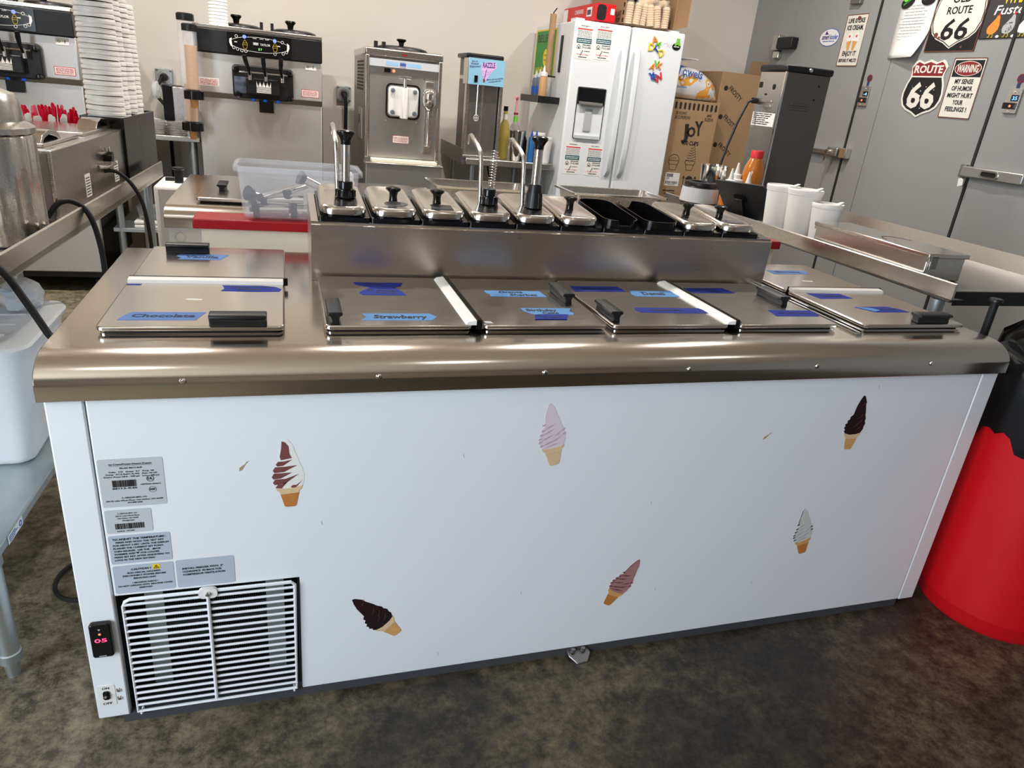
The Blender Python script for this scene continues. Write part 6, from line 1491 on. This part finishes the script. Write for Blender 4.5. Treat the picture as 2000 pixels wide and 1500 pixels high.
# tablet on its stand, seen from behind
t = thing('tablet', 'black tablet on a stand seen from behind, on the right table', 'tablet', (2.33, 1.47, .858))
TL, TR, BR, BL = Vector((2.19, 1.55, 1.005)), Vector((2.305, 1.35, 1.010)), Vector((2.375, 1.300, .866)), Vector((2.260, 1.500, .861))
Fq = F(BL, BR-BL, TL-BL); Wq, Hq = (BR-BL).length, (TL-BL).length
nb = 1 if Fq.N.x < 0 else -1
MB().fp(Fq, rrect(0, 0, Wq, Hq, .008), -.012, 0).build('tablet_body', M['black'], t, bevel=.002)
MB().fp(Fq, rrect(.006, .006, Wq-.006, Hq-.006, .004), -.0128, -.012).build('screen', M['gloss'], t)
c_ = Fq(Wq*.42, Hq*.55, 0)
MB().fp(Fq, rrect(Wq*.32, Hq*.50, Wq*.55, Hq*.66, .004), 0, .012).build('mount_plate', M['gloss'], t)
MB().prism([Fq(Wq*.36, Hq*.56, .012), Fq(Wq*.50, Hq*.56, .012), c_+Vector((.02, -.03, -.075)), c_+Vector((-.015, .03, -.075))], (-.014, -.008, 0)).build('stand_arm', M['black'], t, bevel=.002)
MB().box(2.255, 1.38, .859, 2.33, 1.47, .868).build('stand_foot', M['black'], t, bevel=.003)

# silver warmer and tools beyond the tablet
lathe_thing('jar_warmer', [(0, 0), (.080, 0), (.082, .012), (.079, .018), (.088, .024), (.080, .090), (.076, .094), (.078, .100), (.074, .112), (.050, .113), (.046, .10), (0, .10)], (2.255, 1.75, .858), 'black', 'round silver and black warmer at the far end of the right table', 'warmer', 32,
            parts=[('silver_band', [(.0885, .024), (.0835, .088)], 'label')])
b = MB().prism([(2.07, 1.70, .859), (2.16, 1.66, .859), (2.17, 1.68, .859), (2.08, 1.72, .859)], (0, 0, .018)); tag(b.build('black_handle', M['black'], bevel=.004), 'black tool handle lying left of the silver warmer', 'handle') if False else b.bm.free()
lathe_thing('shaker_cup', [(0, 0), (.048, 0), (.050, .003), (.064, .180), (.066, .186), (.062, .186), (.047, .006), (0, .006)], (2.352, 1.815, .858), 'chrome', 'polished steel cup standing behind the tablet', 'cup', 28)
for x, y, h, m, lbl in ((2.325, 1.625, .100, 'caramel', 'white capped squeeze bottle behind the tablet, nearest the steel cup'), (2.425, 1.735, .118, 'caramel', 'white capped squeeze bottle behind the tablet, rear middle one'), (2.415, 1.620, .090, 'choc', 'white capped squeeze bottle behind the tablet, nearest the mixer')):
    lathe_thing('squeeze_bottle', [(0, 0), (.036, 0), (.038, .006), (.037, h-.01), (.030, h), (0, h)], (x, y, .858), m, lbl, 'bottle', 22, 'white capped squeeze bottles', [('cap', [(.038, h-.012), (.0385, h+.018), (.024, h+.022), (.023, h+.040), (.012, h+.044), (.004, h+.092), (0, h+.092)], 'plastic')])
lathe_thing('caramel_bottle', [(0, 0), (.034, 0), (.040, .01), (.043, .10), (.050, .155), (.045, .20), (.028, .235), (.025, .245), (0, .245)], (2.488, 1.70, .858), 'caramel', 'rounded caramel sauce bottle with red cap beside the mixer', 'bottle', 28,
            parts=[('cap', [(.028, .238), (.029, .268), (.026, .272), (0, .272)], 'redink')])

t = thing('drink_mixer', 'tall steel spindle mixer with black cap standing on the right table', 'mixer', (2.7, 1.85, .858))
MB().box(2.600, 1.77, .860, 2.845, 1.965, 1.478).build('mixer_column', M['mixer'], t, bevel=.004)
MB().box(2.597, 1.768, .860, 2.606, 1.776, 1.478).build('corner_strip', M['chrome'], t)
MB().prism([(2.592, 1.762, 1.476), (2.852, 1.762, 1.476), (2.852, 1.975, 1.476), (2.592, 1.975, 1.476)], (0, 0, .030)).build('top_cap', M['black'], t, bevel=.008)
MB().box(2.5985, 1.776, .865, 2.6005, 1.962, 1.474).build('back_plate', M['steel'], t)
Fm = F((2.5985, 0, 0), (0, -1, 0), (0, 0, 1)); Fn = F((0, 1.77, 0), (1, 0, 0), (0, 0, 1))
b = MB()
for z in (1.318, 1.340): b.fp(Fm, rrect(-1.93, z, -1.83, z+.012, .005), 0, .006)
b.build('side_louver', M['steel'], t, bevel=.002)
b = MB()
for z in (1.318, 1.338): b.fp(Fn, rrect(2.655, z, 2.755, z+.010, .004), 0, .006)
b.build('front_louver', M['mixer'], t, bevel=.002)
b = MB().fp(Fm, rrect(-1.955, 1.405, -1.935, 1.43, .003), 0, .003).fp(Fm, circle(-1.84, 1.41, .009, 12, ry=.012), 0, .003).fb(Fm, -1.90, 1.372, 0, -1.885, 1.380, .002)
b.build('socket', M['dark'], t)
q = lab(MB().fb(Fm, -1.962, 1.235, .0005, -1.785, 1.295, .0012).build('rating_label', M['paper'], t), 'white rating label')
b = MB()
for i in range(6): b.scribble(Fm, -1.955, 1.242+i*.009, -1.80-rb.uniform(0, .05), .004, .0018, 5)
b.build('lettering', M['ink'], q)
b = MB()
for u, z in ((2.79, 1.43), (2.78, 1.37)): b.fp(Fn, circle(u, z, .004, 8), 0, .002)
b.build('screw_hole', M['dark'], t)
MB().lathe([(0, .008), (.008, .006), (.010, 0)], (2.72, 1.762, 1.492), 10, (0, -1, 0)).build('screw', M['chrome'], t)
MB().cyl((2.600, 1.955, 1.345), (2.575, 1.955, 1.345), .014, n=10).build('cord_plug', M['rubber'], t)
tag(MB().sweep([(2.575, 1.955, 1.345), (2.55, 1.95, 1.335), (2.50, 1.93, 1.24), (2.45, 1.90, 1.13), (2.41, 1.87, 1.03), (2.385, 1.855, .94), (2.38, 1.86, .87)], .006, 8).build('power_cord', M['rubber']), 'black power cord running down from the tall mixer to the steel cup', 'cord')

# ------------------------------------------------------------------ waste bin and pole beside the freezer
t = thing('waste_bin', 'round bright red waste bin with black bag right of the freezer', 'bin', (2.40, -.04, FZ))
cb_ = (2.402, -.04, FZ)
MB().lathe([(0, .0), (.185, .0), (.192, .012), (.197, .20), (.208, .60), (.209, .70), (.204, .70), (.196, .05), (0, .02)], cb_, 48).build('bin_body', M['redcan'], t)
b = MB(); n = 60; rg = []
prof = [(.210, .565), (.2135, .60), (.213, .68), (.216, .74), (.205, .775), (.180, .765), (.12, .735), (.05, .72)]
for j, (r, z) in enumerate(prof):
    rg.append([b.bm.verts.new((cb_[0]+r*math.cos(2*PI*k/n)*(1+rb.uniform(-.008, .012)*(j > 0)), cb_[1]+r*math.sin(2*PI*k/n)*(1+rb.uniform(-.008, .012)*(j > 0)), FZ+z+(.022*math.sin(k*.7)+.012*math.sin(k*1.9) if j == 0 else rb.uniform(-.010, .010)))) for k in range(n)])
for A_, B_ in zip(rg, rg[1:]):
    for k in range(n): b.bm.faces.new((A_[k], A_[(k+1) % n], B_[(k+1) % n], B_[k]))
b.bm.faces.new(rg[-1])
b.build('bin_bag', M['bag'], t, smooth=60)
t = thing('black_bag', 'heaped black plastic bag behind the red bin, below the table end', 'bag', (2.56, .18, FZ))
b = MB(); rg = []; n = 30
for j, (r, z) in enumerate(((.10, .003), (.15, .10), (.155, .5), (.150, .68), (.13, .755), (.08, .79), (.03, .80))):
    rg.append([b.bm.verts.new((2.66+r*1.25*math.cos(2*PI*k/n)*(1+rb.uniform(-.06, .06)), .235+r*.40*math.sin(2*PI*k/n)*(1+rb.uniform(-.06, .06))+.04, FZ+z+rb.uniform(-.008, .008)*(j > 0))) for k in range(n)])
for A_, B_ in zip(rg, rg[1:]):
    for k in range(n): b.bm.faces.new((A_[k], A_[(k+1) % n], B_[(k+1) % n], B_[k]))
b.bm.faces.new(rg[0][::-1]); b.bm.faces.new(rg[-1])
b.build('bag_skin', M['bag'], t, smooth=60)
t = thing('pole', 'short black pole with flat round cap between freezer and waste bin', 'pole', (2.20, .195, FZ))
MB().cyl((2.272, .17, FZ+.01), (2.272, .17, .866), .0105, n=14).build('pole_tube', M['rubber'], t)
MB().lathe([(0, .008), (.016, .008), (.018, .004), (.018, 0), (0, -.002)], (2.272, .17, .866), 18).build('pole_cap', M['black'], t)
MB().lathe([(0, .012), (.03, .01), (.035, 0), (0, 0)], (2.272, .17, FZ), 16).build('pole_foot', M['rubber'], t)
